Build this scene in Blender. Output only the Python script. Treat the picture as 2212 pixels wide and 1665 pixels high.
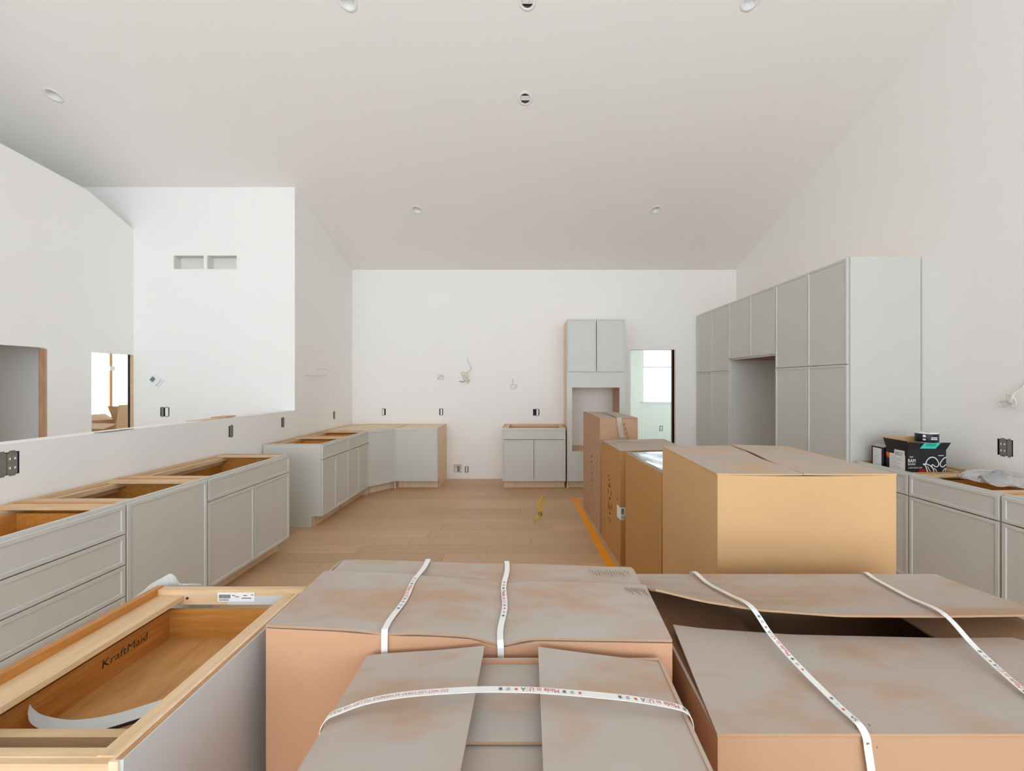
import bpy, math, random
from mathutils import Vector, Matrix

random.seed(7)
SC = bpy.context.scene
COL = SC.collection
for _o in list(bpy.data.objects):
    bpy.data.objects.remove(_o)

# ------------------------------------------------------------------ camera
F, VX, VY, CH = 890.0, 1150.0, 826.0, 1.53      # focal px, vanishing point px, eye height m
cam_d = bpy.data.cameras.new('camera')
cam = bpy.data.objects.new('camera', cam_d); COL.objects.link(cam)
cam.location = (0, 0, CH); cam.rotation_euler = (math.pi / 2, 0, 0)
cam_d.sensor_fit = 'HORIZONTAL'; cam_d.sensor_width = 36
cam_d.lens = F / 2212 * 36
cam_d.shift_x = -(VX - 1106) / 2212
cam_d.shift_y = -(832.5 - VY) / 2212
cam_d.clip_start = 0.05
SC.camera = cam

# ------------------------------------------------------------------ light
SC.view_settings.view_transform = 'Standard'
SC.view_settings.look = 'None'
SC.view_settings.gamma = 1
SC.view_settings.use_curve_mapping = False
SC.view_settings.exposure = -0.08
SC.cycles.max_bounces = 12
SC.cycles.diffuse_bounces = 8
SC.cycles.transparent_max_bounces = 12
SC.cycles.caustics_reflective = False
SC.cycles.caustics_refractive = False

world = bpy.data.worlds.new('overcast_sky'); SC.world = world
world.use_nodes = True
bg = world.node_tree.nodes['Background']
bg.inputs[0].default_value = (0.808, 0.93, 1.045, 1)
bg.inputs[1].default_value = 5.6

REAR = -6.0
def portal(loc, rot, sx, sy):
    ld = bpy.data.lights.new('window_portal', 'AREA'); ld.shape = 'RECTANGLE'; ld.size = sx; ld.size_y = sy
    ld.cycles.is_portal = True
    o = bpy.data.objects.new('window_portal', ld); COL.objects.link(o)
    o.location = loc; o.rotation_euler = rot
# daylight: openings of the rear wall, the room behind the doorway and the hall bedroom
REAR_OPEN = [(-4.65, -3.1, 0.05, 3.9), (-2.7, 0.2, 0.05, 3.9), (0.4, 3.3, 0.05, 3.9)]
RIGHT_OPEN = [(-5.4, -3.6, 0.3, 2.9), (-3.2, -1.4, 0.3, 2.9)]  # unseen right-wall windows, added to brighten the surfaces that face right
for (a, b, c, d) in REAR_OPEN:
    portal(((a + b) / 2, REAR - 0.16, (c + d) / 2), (math.pi / 2, 0, math.pi), b - a, d - c)

for (a, b, c, d) in RIGHT_OPEN:
    portal((3.72, (a + b) / 2, (c + d) / 2), (math.pi / 2, 0, math.pi / 2), b - a, d - c)

# ------------------------------------------------------------------ materials
def nodes(name):
    m = bpy.data.materials.new(name); m.use_nodes = True
    nt = m.node_tree
    return m, nt, nt.nodes, nt.links, nt.nodes['Principled BSDF']
def srgb(r, g, b):
    f = lambda c: (c / 255 / 12.92) if c / 255 <= 0.04045 else ((c / 255 + 0.055) / 1.055) ** 2.4
    return (f(r), f(g), f(b), 1)
def mix_rgb(n, l, fac, a, b, blend='MIX'):
    x = n.new('ShaderNodeMix'); x.data_type = 'RGBA'; x.blend_type = blend
    for sock, v in ((x.inputs[0], fac), (x.inputs[6], a), (x.inputs[7], b)):
        if hasattr(v, 'links') or isinstance(v, bpy.types.NodeSocket): l.new(v, sock)
        else: sock.default_value = v
    return x.outputs[2]
def noise(n, l, scale, detail=4, stretch=None, coord='Object', rough=0.55):
    tc = n.new('ShaderNodeTexCoord'); src = tc.outputs[coord]
    if stretch:
        mp = n.new('ShaderNodeMapping'); mp.inputs['Scale'].default_value = stretch
        l.new(src, mp.inputs[0]); src = mp.outputs[0]
    t = n.new('ShaderNodeTexNoise'); t.inputs['Scale'].default_value = scale
    t.inputs['Detail'].default_value = detail; t.inputs['Roughness'].default_value = rough
    l.new(src, t.inputs['Vector'])
    return t.outputs[0]
def ramp(n, l, v, p0, p1, c0=(0, 0, 0, 1), c1=(1, 1, 1, 1)):
    r = n.new('ShaderNodeValToRGB'); l.new(v, r.inputs[0])
    r.color_ramp.elements[0].position = p0; r.color_ramp.elements[1].position = p1
    r.color_ramp.elements[0].color = c0; r.color_ramp.elements[1].color = c1
    return r.outputs[0]
def bump(n, l, p, h, strength=0.1, dist=0.01):
    b = n.new('ShaderNodeBump'); b.inputs['Strength'].default_value = strength
    b.inputs['Distance'].default_value = dist
    l.new(h, b.inputs['Height']); l.new(b.outputs[0], p.inputs['Normal'])
def plain(name, col, rough=0.6, metal=0.0, var=0.06, scale=6.0):
    m, nt, n, l, p = nodes(name)
    v = noise(n, l, scale, 3)
    c2 = tuple(max(0, c * (1 - var)) for c in col[:3]) + (1,)
    l.new(mix_rgb(n, l, v, col, c2), p.inputs['Base Color'])
    p.inputs['Roughness'].default_value = rough; p.inputs['Metallic'].default_value = metal
    return m
def wood(name, c0, c1, stretch, scale=9, rough=0.5, by_object=0.0):
    m, nt, n, l, p = nodes(name)
    v = noise(n, l, scale, 6, stretch, rough=0.62)
    col = mix_rgb(n, l, ramp(n, l, v, 0.3, 0.72), c0, c1)
    if by_object:
        oi = n.new('ShaderNodeObjectInfo')
        hv = n.new('ShaderNodeHueSaturation')
        mr = n.new('ShaderNodeMapRange'); mr.inputs[3].default_value = 1 - by_object; mr.inputs[4].default_value = 1 + by_object
        l.new(oi.outputs['Random'], mr.inputs[0]); l.new(mr.outputs[0], hv.inputs['Value'])
        l.new(col, hv.inputs['Color']); col = hv.outputs[0]
    l.new(col, p.inputs['Base Color']); p.inputs['Roughness'].default_value = rough
    bump(n, l, p, v, 0.06, 0.004)
    return m
def cardboard(name, col, dust=0.0, flute=True):
    """brown paper; dust settles on the faces that look up and is rubbed off in patches"""
    m, nt, n, l, p = nodes(name)
    v = noise(n, l, 3.0, 5)
    c2 = tuple(c * 0.86 for c in col[:3]) + (1,)
    base = mix_rgb(n, l, v, col, c2)
    fib = noise(n, l, 160, 2)
    base = mix_rgb(n, l, ramp(n, l, fib, 0.55, 0.8), base, tuple(c * 0.9 for c in col[:3]) + (1,))
    if dust:
        g = n.new('ShaderNodeTexCoord'); sx = n.new('ShaderNodeSeparateXYZ'); l.new(g.outputs['Normal'], sx.inputs[0])
        up = ramp(n, l, sx.outputs[2], 0.55, 0.85)
        wipe = ramp(n, l, noise(n, l, 1.7, 5, (1.0, 2.2, 1.0), rough=0.55), 0.40, 0.62)
        wipe2 = ramp(n, l, noise(n, l, 4.2, 3, (0.7, 1.5, 1.0), rough=0.6), 0.35, 0.52, (0.35, 0.35, 0.35, 1))
        mul = n.new('ShaderNodeMath'); mul.operation = 'MULTIPLY'; l.new(wipe2, mul.inputs[0])
        add = n.new('ShaderNodeMath'); add.operation = 'MULTIPLY_ADD'; l.new(wipe, add.inputs[0]); add.inputs[1].default_value = 0.30; add.inputs[2].default_value = 0.70
        l.new(add.outputs[0], mul.inputs[1])
        m2 = n.new('ShaderNodeMath'); m2.operation = 'MULTIPLY'; l.new(mul.outputs[0], m2.inputs[0]); l.new(up, m2.inputs[1])
        m3 = n.new('ShaderNodeMath'); m3.operation = 'MULTIPLY'; l.new(m2.outputs[0], m3.inputs[0]); m3.inputs[1].default_value = dust
        base = mix_rgb(n, l, m3.outputs[0], base, srgb(184, 174, 165))
    l.new(base, p.inputs['Base Color']); p.inputs['Roughness'].default_value = 0.75
    p.inputs['Specular IOR Level'].default_value = 0.25
    bump(n, l, p, v, 0.12, 0.01)
    return m

M = {}
M['wall'] = plain('wall_paint', srgb(243, 241, 238), 0.7, var=0.015)
M['ceiling'] = plain('ceiling_paint', srgb(241, 238, 234), 0.8, var=0.02)
M['mint'] = plain('mint_wall_paint', srgb(244, 247, 236), 0.7, var=0.02)
M['grey'] = plain('grey_cabinet_paint', srgb(207, 206, 199), 0.42, var=0.03, scale=3)
M['grey_dark'] = plain('grey_side_finish', srgb(196, 198, 197), 0.4, var=0.03)
M['maple'] = wood('pale_maple', srgb(226, 196, 158), srgb(206, 170, 128), (1.0, 14, 14), 5)
M['maple_y'] = wood('pale_maple_lengthwise', srgb(226, 196, 158), srgb(206, 170, 128), (14, 1.0, 14), 5)
M['raw'] = wood('raw_plywood', srgb(236, 212, 182), srgb(220, 190, 154), (12, 12, 1.0), 4)
M['honey'] = wood('honey_wood', srgb(206, 146, 74), srgb(174, 112, 46), (1.2, 9, 16), 5, 0.4)
M['honey_y'] = wood('honey_wood_lengthwise', srgb(198, 134, 64), srgb(160, 98, 40), (9, 1.2, 16), 5, 0.4)
M['plyfloor'] = wood('drawer_ply', srgb(208, 158, 100), srgb(180, 128, 74), (6, 1.5, 6), 6, 0.45)
M['cherry'] = wood('reddish_wood', srgb(150, 92, 66), srgb(122, 70, 48), (6, 1, 6), 4)
M['oak'] = wood('oak_floor', srgb(208, 173, 136), srgb(186, 150, 114), (0.9, 13, 6), 3.2, 0.42, by_object=0.10)
M['board'] = plain('neutral_bounce_floor', srgb(206, 203, 198), 0.8)  # made-up pale grey for the unseen rear floor, keeps bounced light neutral
M['closet'] = plain('warm_grey_wall_paint', srgb(222, 210, 198), 0.7, var=0.03)
M['duct'] = plain('duct_lining', srgb(226, 222, 216), 0.7)
M['gap'] = plain('floor_joint', srgb(96, 70, 48), 0.9)
M['card_tan'] = cardboard('tan_cardboard', srgb(212, 170, 122), 0.95)
M['card_gold'] = cardboard('golden_cardboard', srgb(194, 145, 88), 0.9)
M['card_pink'] = cardboard('pinkish_cardboard', srgb(204, 156, 122), 0.9)
M['card_brown'] = cardboard('brown_cardboard', srgb(194, 154, 124), 0.9)
M['card_dusty'] = cardboard('dusty_cardboard', srgb(186, 148, 116), 1.0)
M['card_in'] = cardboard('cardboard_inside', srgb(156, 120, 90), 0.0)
M['strap'] = plain('white_strap', srgb(236, 233, 228), 0.35, var=0.03)
M['red'] = plain('red_print', srgb(206, 84, 86), 0.6)
M['blueprint'] = plain('slate_print', srgb(92, 106, 116), 0.6)
M['print_pink'] = plain('pink_print', srgb(196, 128, 128), 0.6)
M['steel_print'] = plain('pale_print', srgb(150, 150, 150), 0.6)
M['card_lit'] = cardboard('brightened_cardboard', srgb(240, 204, 160), 0.3)  # card colour lightened to stand in for light on the backlit hall box
M['scuff'] = plain('scuffed_paper', srgb(132, 116, 102), 0.8)
M['ink'] = plain('black_ink', srgb(40, 34, 30), 0.6)
M['burn'] = plain('burnt_ink', srgb(58, 34, 18), 0.6)
M['label'] = plain('white_label', srgb(236, 236, 234), 0.5, var=0.02)
M['tape_clear'] = plain('packing_tape', srgb(176, 160, 138), 0.22, var=0.05)
M['orange'] = plain('orange_tape', srgb(252, 164, 16), 0.45, var=0.05)
M['yellow'] = plain('yellow_cable', srgb(226, 190, 40), 0.4)
M['wire'] = plain('white_cable', srgb(226, 220, 208), 0.45)
M['wire_cream'] = plain('cream_cable', srgb(214, 204, 178), 0.45)
M['steel'] = plain('galvanised_steel', srgb(138, 138, 134), 0.45, 0.5)
M['device'] = plain('grey_yoke', srgb(126, 124, 116), 0.5)
M['boxblue'] = plain('blue_box_plastic', srgb(44, 50, 78), 0.5)
M['boxdark'] = plain('dark_box_plastic', srgb(34, 30, 34), 0.6)
M['brass'] = plain('brass', srgb(170, 150, 90), 0.35, 0.6)
M['whiteplastic'] = plain('white_plastic', srgb(238, 238, 236), 0.4, var=0.02)
M['screen'] = plain('grey_screen', srgb(112, 130, 140), 0.25)
M['black'] = plain('black_printed_card', srgb(28, 29, 36), 0.45, var=0.2)
M['teal'] = plain('teal_label', srgb(76, 214, 190), 0.5, var=0.04)
M['teal_dark'] = plain('teal_ink', srgb(30, 130, 116), 0.5)
M['rust'] = plain('red_brown_print', srgb(150, 26, 22), 0.5)
M['orange_print'] = plain('orange_print', srgb(240, 92, 34), 0.5)
M['darkgap'] = plain('dark_interior', srgb(40, 38, 38), 0.9)
M['trimstrip'] = plain('pale_grey_strip', srgb(206, 208, 206), 0.5)
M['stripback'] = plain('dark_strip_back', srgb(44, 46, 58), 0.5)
M['jamb'] = wood('raw_jamb', srgb(206, 164, 130), srgb(180, 134, 100), (10, 10, 1), 4)
M['blue'] = plain('blue_packet', srgb(60, 104, 160), 0.3)
M['chrome'] = plain('shiny_metal', srgb(190, 190, 190), 0.2, 0.9)

def glassy(name, tint, alpha, rough=0.15):
    m, nt, n, l, p = nodes(name)
    tr = n.new('ShaderNodeBsdfTransparent'); tr.inputs[0].default_value = (1, 1, 1, 1)
    mx = n.new('ShaderNodeMixShader')
    v = noise(n, l, 14, 4)
    mr = n.new('ShaderNodeMapRange'); mr.inputs[3].default_value = alpha * 0.6; mr.inputs[4].default_value = min(1, alpha * 1.4)
    l.new(v, mr.inputs[0]); l.new(mr.outputs[0], mx.inputs[0])
    p.inputs['Base Color'].default_value = tint; p.inputs['Roughness'].default_value = rough
    l.new(tr.outputs[0], mx.inputs[1]); l.new(p.outputs[0], mx.inputs[2])
    l.new(mx.outputs[0], n['Material Output'].inputs[0])
    return m
M['pane'] = glassy('window_glass', (0.9, 0.95, 0.95, 1), 0.10, 0.05)
M['plastic'] = glassy('clear_plastic_wrap', srgb(226, 230, 230), 0.45, 0.2)
M['bag'] = glassy('poly_bag', srgb(214, 212, 210), 0.42, 0.12)

# ------------------------------------------------------------------ helpers
def link(o, parent=None):
    COL.objects.link(o)
    if parent is not None: o.parent = parent
    return o
def mesh(name, v, f, mat, parent=None, smooth=False):
    me = bpy.data.meshes.new(name); me.from_pydata([tuple(p) for p in v], [], [tuple(q) for q in f])
    me.materials.append(M[mat] if isinstance(mat, str) else mat)
    if smooth:
        for p in me.polygons: p.use_smooth = True
    me.validate(); me.update()
    return link(bpy.data.objects.new(name, me), parent)
def thing(name, label, cat, loc=(0, 0, 0), rz=0.0, group=None):
    o = bpy.data.objects.new(name, None); o.empty_display_size = 0.1
    COL.objects.link(o); o.location = loc; o.rotation_euler = (0, 0, rz)
    return tag(o, label, cat, group)
def tag(o, label, cat, group=None):
    o['label'] = label; o['category'] = cat
    if group: o['group'] = group
    return o
def setting(name):
    o = bpy.data.objects.new(name, None); COL.objects.link(o); o['kind'] = 'structure'; return o
def settle(root):
    """children were modelled in world coordinates: keep them there under a root at the thing's base"""
    for c in root.children: c.matrix_parent_inverse = Matrix.Translation(-root.location)
def struct(o):
    o['kind'] = 'structure'; return o
BF = [(0, 3, 2, 1), (4, 5, 6, 7), (0, 1, 5, 4), (1, 2, 6, 5), (2, 3, 7, 6), (3, 0, 4, 7)]
def boxv(x0, x1, y0, y1, z0, z1):
    return [(x0, y0, z0), (x1, y0, z0), (x1, y1, z0), (x0, y1, z0), (x0, y0, z1), (x1, y0, z1), (x1, y1, z1), (x0, y1, z1)]
def board(parent, name, x0, x1, y0, y1, z0, z1, mat):
    return mesh(name, boxv(x0, x1, y0, y1, z0, z1), BF, mat, parent)
def prism(name, poly, ext, mat, parent=None):
    """poly: 3D points (one loop), ext: extrusion vector"""
    n = len(poly); e = Vector(ext)
    v = [Vector(p) for p in poly] + [Vector(p) + e for p in poly]
    f = [tuple(range(n))[::-1], tuple(range(n, 2 * n))] + [(i, (i + 1) % n, n + (i + 1) % n, n + i) for i in range(n)]
    o = mesh(name, v, f, mat, parent)
    import bmesh
    bm = bmesh.new(); bm.from_mesh(o.data); bmesh.ops.recalc_face_normals(bm, faces=bm.faces); bm.to_mesh(o.data); bm.free()
    return o
def grid(name, fn, nu, nv, thick, mat, parent=None, smooth=True):
    """sheet with thickness; fn(u,v)->point for u,v in 0..1; thickness goes along -z"""
    v, f = [], []
    for s in (0, 1):
        for j in range(nv + 1):
            for i in range(nu + 1):
                p = Vector(fn(i / nu, j / nv)); v.append(p - Vector((0, 0, thick * s)))
    W_ = nu + 1; N = W_ * (nv + 1)
    for j in range(nv):
        for i in range(nu):
            a = j * W_ + i
            f.append((a, a + 1, a + 1 + W_, a + W_)); f.append((N + a, N + a + W_, N + a + 1 + W_, N + a + 1))
    for i in range(nu):
        f.append((i, N + i, N + i + 1, i + 1)); b = nv * W_ + i
        f.append((b, b + 1, N + b + 1, N + b))
    for j in range(nv):
        a = j * W_; f.append((a, a + W_, N + a + W_, N + a)); b = a + nu
        f.append((b, N + b, N + b + W_, b + W_))
    o = mesh(name, v, f, mat, parent)
    import bmesh
    bm = bmesh.new(); bm.from_mesh(o.data); bmesh.ops.recalc_face_normals(bm, faces=bm.faces); bm.to_mesh(o.data); bm.free()
    return o
def catmull(pts, n=8):
    P = [Vector(p) for p in pts]; P = [2 * P[0] - P[1]] + P + [2 * P[-1] - P[-2]]
    out = []
    for i in range(1, len(P) - 2):
        for k in range(n):
            t = k / n; a, b, c, d = P[i - 1], P[i], P[i + 1], P[i + 2]
            out.append(0.5 * ((2 * b) + (c - a) * t + (2 * a - 5 * b + 4 * c - d) * t * t + (3 * b - a - 3 * c + d) * t ** 3))
    out.append(P[-2]); return out
def tube(name, pts, r, mat, parent=None, sides=8, n=7):
    C = catmull(pts, n); v, f = [], []
    up = Vector((0.3, 0.2, 1)).normalized()
    for i, c in enumerate(C):
        t = (C[min(i + 1, len(C) - 1)] - C[max(i - 1, 0)]).normalized()
        a = t.cross(up); a = a.normalized() if a.length > 1e-4 else Vector((1, 0, 0)); b = a.cross(t).normalized()
        for k in range(sides):
            q = 2 * math.pi * k / sides; v.append(c + (a * math.cos(q) + b * math.sin(q)) * r)
    for i in range(len(C) - 1):
        for k in range(sides):
            f.append((i * sides + k, i * sides + (k + 1) % sides, (i + 1) * sides + (k + 1) % sides, (i + 1) * sides + k))
    f.append(tuple(range(sides))[::-1]); f.append(tuple(range((len(C) - 1) * sides, len(C) * sides)))
    return mesh(name, v, f, mat, parent, smooth=True)
def lathe(name, prof, mat, parent=None, n=28, smooth=True):
    """prof: (r,z) points around local z"""
    v, f = [], []
    for (r, z) in prof:
        for k in range(n):
            q = 2 * math.pi * k / n; v.append((r * math.cos(q), r * math.sin(q), z))
    for i in range(len(prof) - 1):
        for k in range(n):
            f.append((i * n + k, i * n + (k + 1) % n, (i + 1) * n + (k + 1) % n, (i + 1) * n + k))
    return mesh(name, v, f, mat, parent, smooth)
def PX(x, y, d):
    """photo pixel on the vertical plane at distance d"""
    return Vector(((x - VX) / F * d, d, CH - (y - VY) / F * d))
def text2d(s, bold=0.0):
    cu = bpy.data.curves.new('t', 'FONT'); cu.body = s; cu.size = 1.0; cu.resolution_u = 3; cu.offset = bold
    o = bpy.data.objects.new('t', cu); COL.objects.link(o)
    dg = bpy.context.evaluated_depsgraph_get(); dg.update()
    me = bpy.data.meshes.new_from_object(o.evaluated_get(dg))
    v = [(p.co.x, p.co.y) for p in me.vertices]; f = [tuple(p.vertices) for p in me.polygons]
    bpy.data.objects.remove(o); bpy.data.curves.remove(cu); bpy.data.meshes.remove(me)
    x0 = min(p[0] for p in v); v = [(p[0] - x0, p[1]) for p in v]
    return v, f, max(p[0] for p in v)
def flat_text(s, org, udir, vdir, height, mat, parent, name='printed_text', width=None, bold=0.0):
    """lettering laid on a face: udir reading direction, vdir up"""
    v, f, w = text2d(s); k = height / 0.72; ku = (width / w) if width else k
    o = Vector(org); u = Vector(udir).normalized(); vv = Vector(vdir).normalized()
    return mesh(name, [o + u * (p[0] * ku) + vv * (p[1] * k) for p in v], f, mat, parent)
def star2d(r, hollow=False):
    out = []
    for k in range(10):
        q = math.pi / 2 + k * math.pi / 5; rr = r if k % 2 == 0 else r * 0.42
        out.append((rr * math.cos(q), rr * math.sin(q)))
    if not hollow: return out, [tuple(range(10))]
    inn = [(x * 0.62, y * 0.62) for x, y in out]
    return out + inn, [(k, (k + 1) % 10, 10 + (k + 1) % 10, 10 + k) for k in range(10)]

class Strap:
    """flat printed ribbon along a path; up = text-up direction across the ribbon"""
    def __init__(self, name, pts, ups, width, label, cat='strap', group=None, mat='strap', parent=None):
        self.C = [Vector(p) for p in pts]; self.U = [Vector(u).normalized() for u in ups]; self.w = width
        self.S = [0.0]
        for a, b in zip(self.C, self.C[1:]): self.S.append(self.S[-1] + (b - a).length)
        v, f = [], []; N = []
        for i, c in enumerate(self.C):
            t = (self.C[min(i + 1, len(self.C) - 1)] - self.C[max(i - 1, 0)]).normalized()
            u = (self.U[i] - t * self.U[i].dot(t)).normalized(); self.U[i] = u
            N.append(t.cross(u).normalized())
        self.N = N
        for i, c in enumerate(self.C):
            for sgn, h in ((-1, 0.0012), (1, 0.0012), (1, 0), (-1, 0)):
                v.append(c + self.U[i] * (sgn * width / 2) + N[i] * h)
        for i in range(len(self.C) - 1):
            for k in range(4):
                a = i * 4 + k; b = i * 4 + (k + 1) % 4; f.append((a, b, b + 4, a + 4))
        L = (len(self.C) - 1) * 4; f += [(3, 2, 1, 0), (L, L + 1, L + 2, L + 3)]
        self.o = mesh(name, v, f, mat, parent)
        if parent is None: tag(self.o, label, cat, group)
    def at(self, s, w):
        s = max(0, min(self.S[-1] - 1e-6, s)); i = 0
        while i < len(self.S) - 2 and self.S[i + 1] < s: i += 1
        t = (s - self.S[i]) / max(1e-9, self.S[i + 1] - self.S[i])
        c = self.C[i].lerp(self.C[i + 1], t); u = self.U[i].lerp(self.U[i + 1], t).normalized(); n = self.N[i].lerp(self.N[i + 1], t).normalized()
        return c + u * w + n * 0.002
    def text(self, s, s0, h, mat, v0=None):
        v, f, w = text2d(s); k = h / 0.72; b = -h / 2 if v0 is None else v0
        mesh('printed_text', [self.at(s0 + p[0] * k, b + p[1] * k) for p in v], f, mat, self.o)
        return s0 + w * k
    def star(self, s0, r, mat, hollow=False):
        v, f = star2d(r, hollow); mesh('printed_star', [self.at(s0 + p[0], p[1]) for p in v], f, mat, self.o)
    def made(self, s0, h=0.0108):
        r = h * 0.55
        self.star(s0, r * 0.8, 'red'); self.star(s0 + h * 1.5, r * 0.9, 'blueprint', True); self.star(s0 + h * 3, r, 'blueprint')
        e = self.text('Made in U', s0 + h * 4, h, 'red'); e = self.text('S', e + h * 0.12, h, 'trimstrip'); e = self.text('A', e + h * 0.12, h, 'blueprint')
        self.star(e + h * 0.9, r * 0.8, 'red'); self.star(e + h * 2.4, r * 0.9, 'blueprint', True); self.star(e + h * 3.9, r, 'blueprint')
        return e + h * 5

# ------------------------------------------------------------------ the room
BACK = 6.54                 # back wall
SLOPE = 0.357; EAVE = 3.317
RIDGE = 0.3
def zc(y):
    return EAVE + SLOPE * (BACK - y) if y >= RIDGE else EAVE + SLOPE * (BACK - RIDGE) - 0.12 * (RIDGE - y)
RWK = 0.022                 # the right wall runs very slightly out of square
def RW(y): return 3.235 + RWK * (BACK - y)

def wall(name, axis, p0, p1, u0, u1, z0, top, holes=(), mat='wall', skew=None, extra=()):
    """slab wall with rectangular openings; axis 'x': runs along x, thickness y p0..p1; 'y': runs along y, thickness x p0..p1"""
    us = sorted(set([u0, u1] + [h[0] for h in holes] + [h[1] for h in holes] + list(extra)))
    zs = sorted(set([z0] + [h[2] for h in holes] + [h[3] for h in holes]))
    if zs[0] < z0: zs = [z for z in zs if z >= z0]
    nz = len(zs)                                            # top row reaches up to top(u)
    idx = {}; v, f = [], []
    def P(side, i, j):
        k = (side, i, j)
        if k not in idx:
            u = us[i]; z = zs[j] if j < nz else top(u)
            p = p0 if side == 0 else p1
            if axis == 'x': q = (u, p, z)
            else: q = (p + (skew(u) if skew else 0), u, z)
            idx[k] = len(v); v.append(q)
        return idx[k]
    def solid(i, j):
        if i < 0 or j < 0 or i >= len(us) - 1 or j >= nz: return False
        cu = (us[i] + us[i + 1]) / 2; cz = (zs[j] + (zs[j + 1] if j + 1 < nz else zs[j] + 0.02)) / 2
        if j + 1 >= nz: return True
        return not any(h[0] < cu < h[1] and h[2] < cz < h[3] for h in holes)
    for i in range(len(us) - 1):
        for j in range(nz):
            if not solid(i, j): continue
            f.append((P(0, i, j), P(0, i + 1, j), P(0, i + 1, j + 1), P(0, i, j + 1)))
            f.append((P(1, i, j), P(1, i, j + 1), P(1, i + 1, j + 1), P(1, i + 1, j)))
            if not solid(i - 1, j): f.append((P(0, i, j), P(0, i, j + 1), P(1, i, j + 1), P(1, i, j)))
            if not solid(i + 1, j): f.append((P(0, i + 1, j), P(1, i + 1, j), P(1, i + 1, j + 1), P(0, i + 1, j + 1)))
            if not solid(i, j - 1): f.append((P(0, i, j), P(1, i, j), P(1, i + 1, j), P(0, i + 1, j)))
            if not solid(i, j + 1): f.append((P(0, i, j + 1), P(0, i + 1, j + 1), P(1, i + 1, j + 1), P(1, i, j + 1)))
    return struct(mesh(name, v, f, mat))

# openings for electrical boxes: (wall, centre u, centre z, width, height)
def on_back(x, y): p = PX(x, y, BACK); return p.x, p.z
LW = -2.86                  # face of the left wall / half wall
def on_left(x, y):
    d = LW * F / (x - VX); return d, CH - (y - VY) / F * d
def on_right(x, y):
    d = 3.3
    for _ in range(12): d = RW(d) * F / (x - VX)
    return d, CH - (y - VY) / F * d
HALLX = -4.80               # bright hall wall
WHITE = 4.96                # white wall beyond the half wall
back_boxes = [(829, 889.5, .06, .105), (953, 889.5, .06, .105), (1158, 890.5, .105, .105), (1008, 1014, .055, .095), (989.5, 1011.5, .13, .135)]
left_boxes = [(14, 1002, .115, .125), (499, 931.5, .06, .105), (611, 912, .06, .105), (722, 896.5, .06, .105)]
def hole(c, w, h): return (c[0] - w / 2, c[0] + w / 2, c[1] - h / 2, c[1] + h / 2)
bh = [hole(on_back(x, y), w, h) for x, y, w, h in back_boxes]
lh = [hole(on_left(x, y), w, h) for x, y, w, h in left_boxes]
rbox = on_right(2171, 966.5)
rh = [hole(rbox, .095, .115)]
DOOR = (PX(1359, 755, BACK).x, PX(1456, 755, BACK).x, 0.0, PX(1400, 755, BACK).z)

wall('wall_back', 'x', BACK, BACK + 0.14, -3.0, 3.42, 0.0, lambda u: EAVE + 0.02, bh + [DOOR])
wall('wall_right', 'y', 0.0, 0.14, REAR, BACK + 0.14, 0.0, lambda u: zc(u) + 0.02, rh + RIGHT_OPEN, skew=lambda u: RW(u), extra=(RIDGE,))
wall('wall_left', 'y', LW, LW - 0.14, WHITE, BACK, 0.0, lambda u: zc(u) + 0.02, [lh[3]])
HWZ = 1.195
wall('wall_half', 'y', LW, LW - 0.14, 0.2, WHITE, -0.19, lambda u: HWZ, lh[:3])
vents = [PX(375, 552, WHITE), PX(440, 581, WHITE), PX(447, 552, WHITE), PX(511, 581, WHITE)]
swb = PX(356, 889.5, WHITE)
wh = [(vents[0].x, vents[1].x, vents[1].z, vents[0].z), (vents[2].x, vents[3].x, vents[3].z, vents[2].z), (swb.x - .055, swb.x + .055, swb.z - .055, swb.z + .055)]
wall('wall_white', 'x', WHITE, WHITE + 0.12, HALLX, LW - 0.14, -0.19, lambda u: zc(WHITE) + 0.02, wh)
# upper part of that wall, running on above the low block at the hall
board(None, 'wall_white_upper', -6.7, HALLX, WHITE, WHITE + 0.12, 3.30, zc(WHITE) + 0.02, 'wall')['kind'] = 'structure'
# bright hall wall with the two door openings; its top follows a lower roof line
O1 = (3.05, HALLX * F / (98 - VX), -0.19, 1.872)
O2 = (HALLX * F / (198 - VX), HALLX * F / (288.5 - VX), -0.19, 1.862)
def hall_top(u):
    pts = [(REAR, 3.72), (3.0, 3.72), (3.71, 3.69), (4.45, 3.605), (WHITE, 3.37)]
    for (a, za), (b, zb) in zip(pts, pts[1:]):
        if u <= b: return za + (zb - za) * (u - a) / (b - a)
    return 3.37
wall('wall_hall', 'y', HALLX, HALLX - 0.06, REAR, WHITE, -0.19, hall_top, [O1, O2], extra=(3.0, 3.71, 4.45))
# ledge closing the low block behind the hall wall
lv = [(x, y, hall_top(y) - dz) for y in (REAR, 3.0, 3.71, 4.45, WHITE) for x in (HALLX, -6.7) for dz in (0, 0.08)]
lf = []
for i in range(4):
    a = i * 4; b = a + 4
    lf += [(a, b, b + 2, a + 2), (a + 1, a + 3, b + 3, b + 1), (a + 2, b + 2, b + 3, a + 3)]
struct(mesh('ceiling_hall_block', lv, lf, 'wall'))
wall('wall_far_left', 'y', -6.7, -6.82, REAR, BACK + 1.6, -0.19, lambda u: zc(min(u, BACK)) + 0.02, [(5.9, 7.6, 0.75, 2.25)], extra=(RIDGE, BACK))
wall('wall_rear', 'x', REAR, REAR - 0.14, -6.82, 3.75, -0.19, lambda u: zc(REAR) + 0.02, REAR_OPEN)
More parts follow.
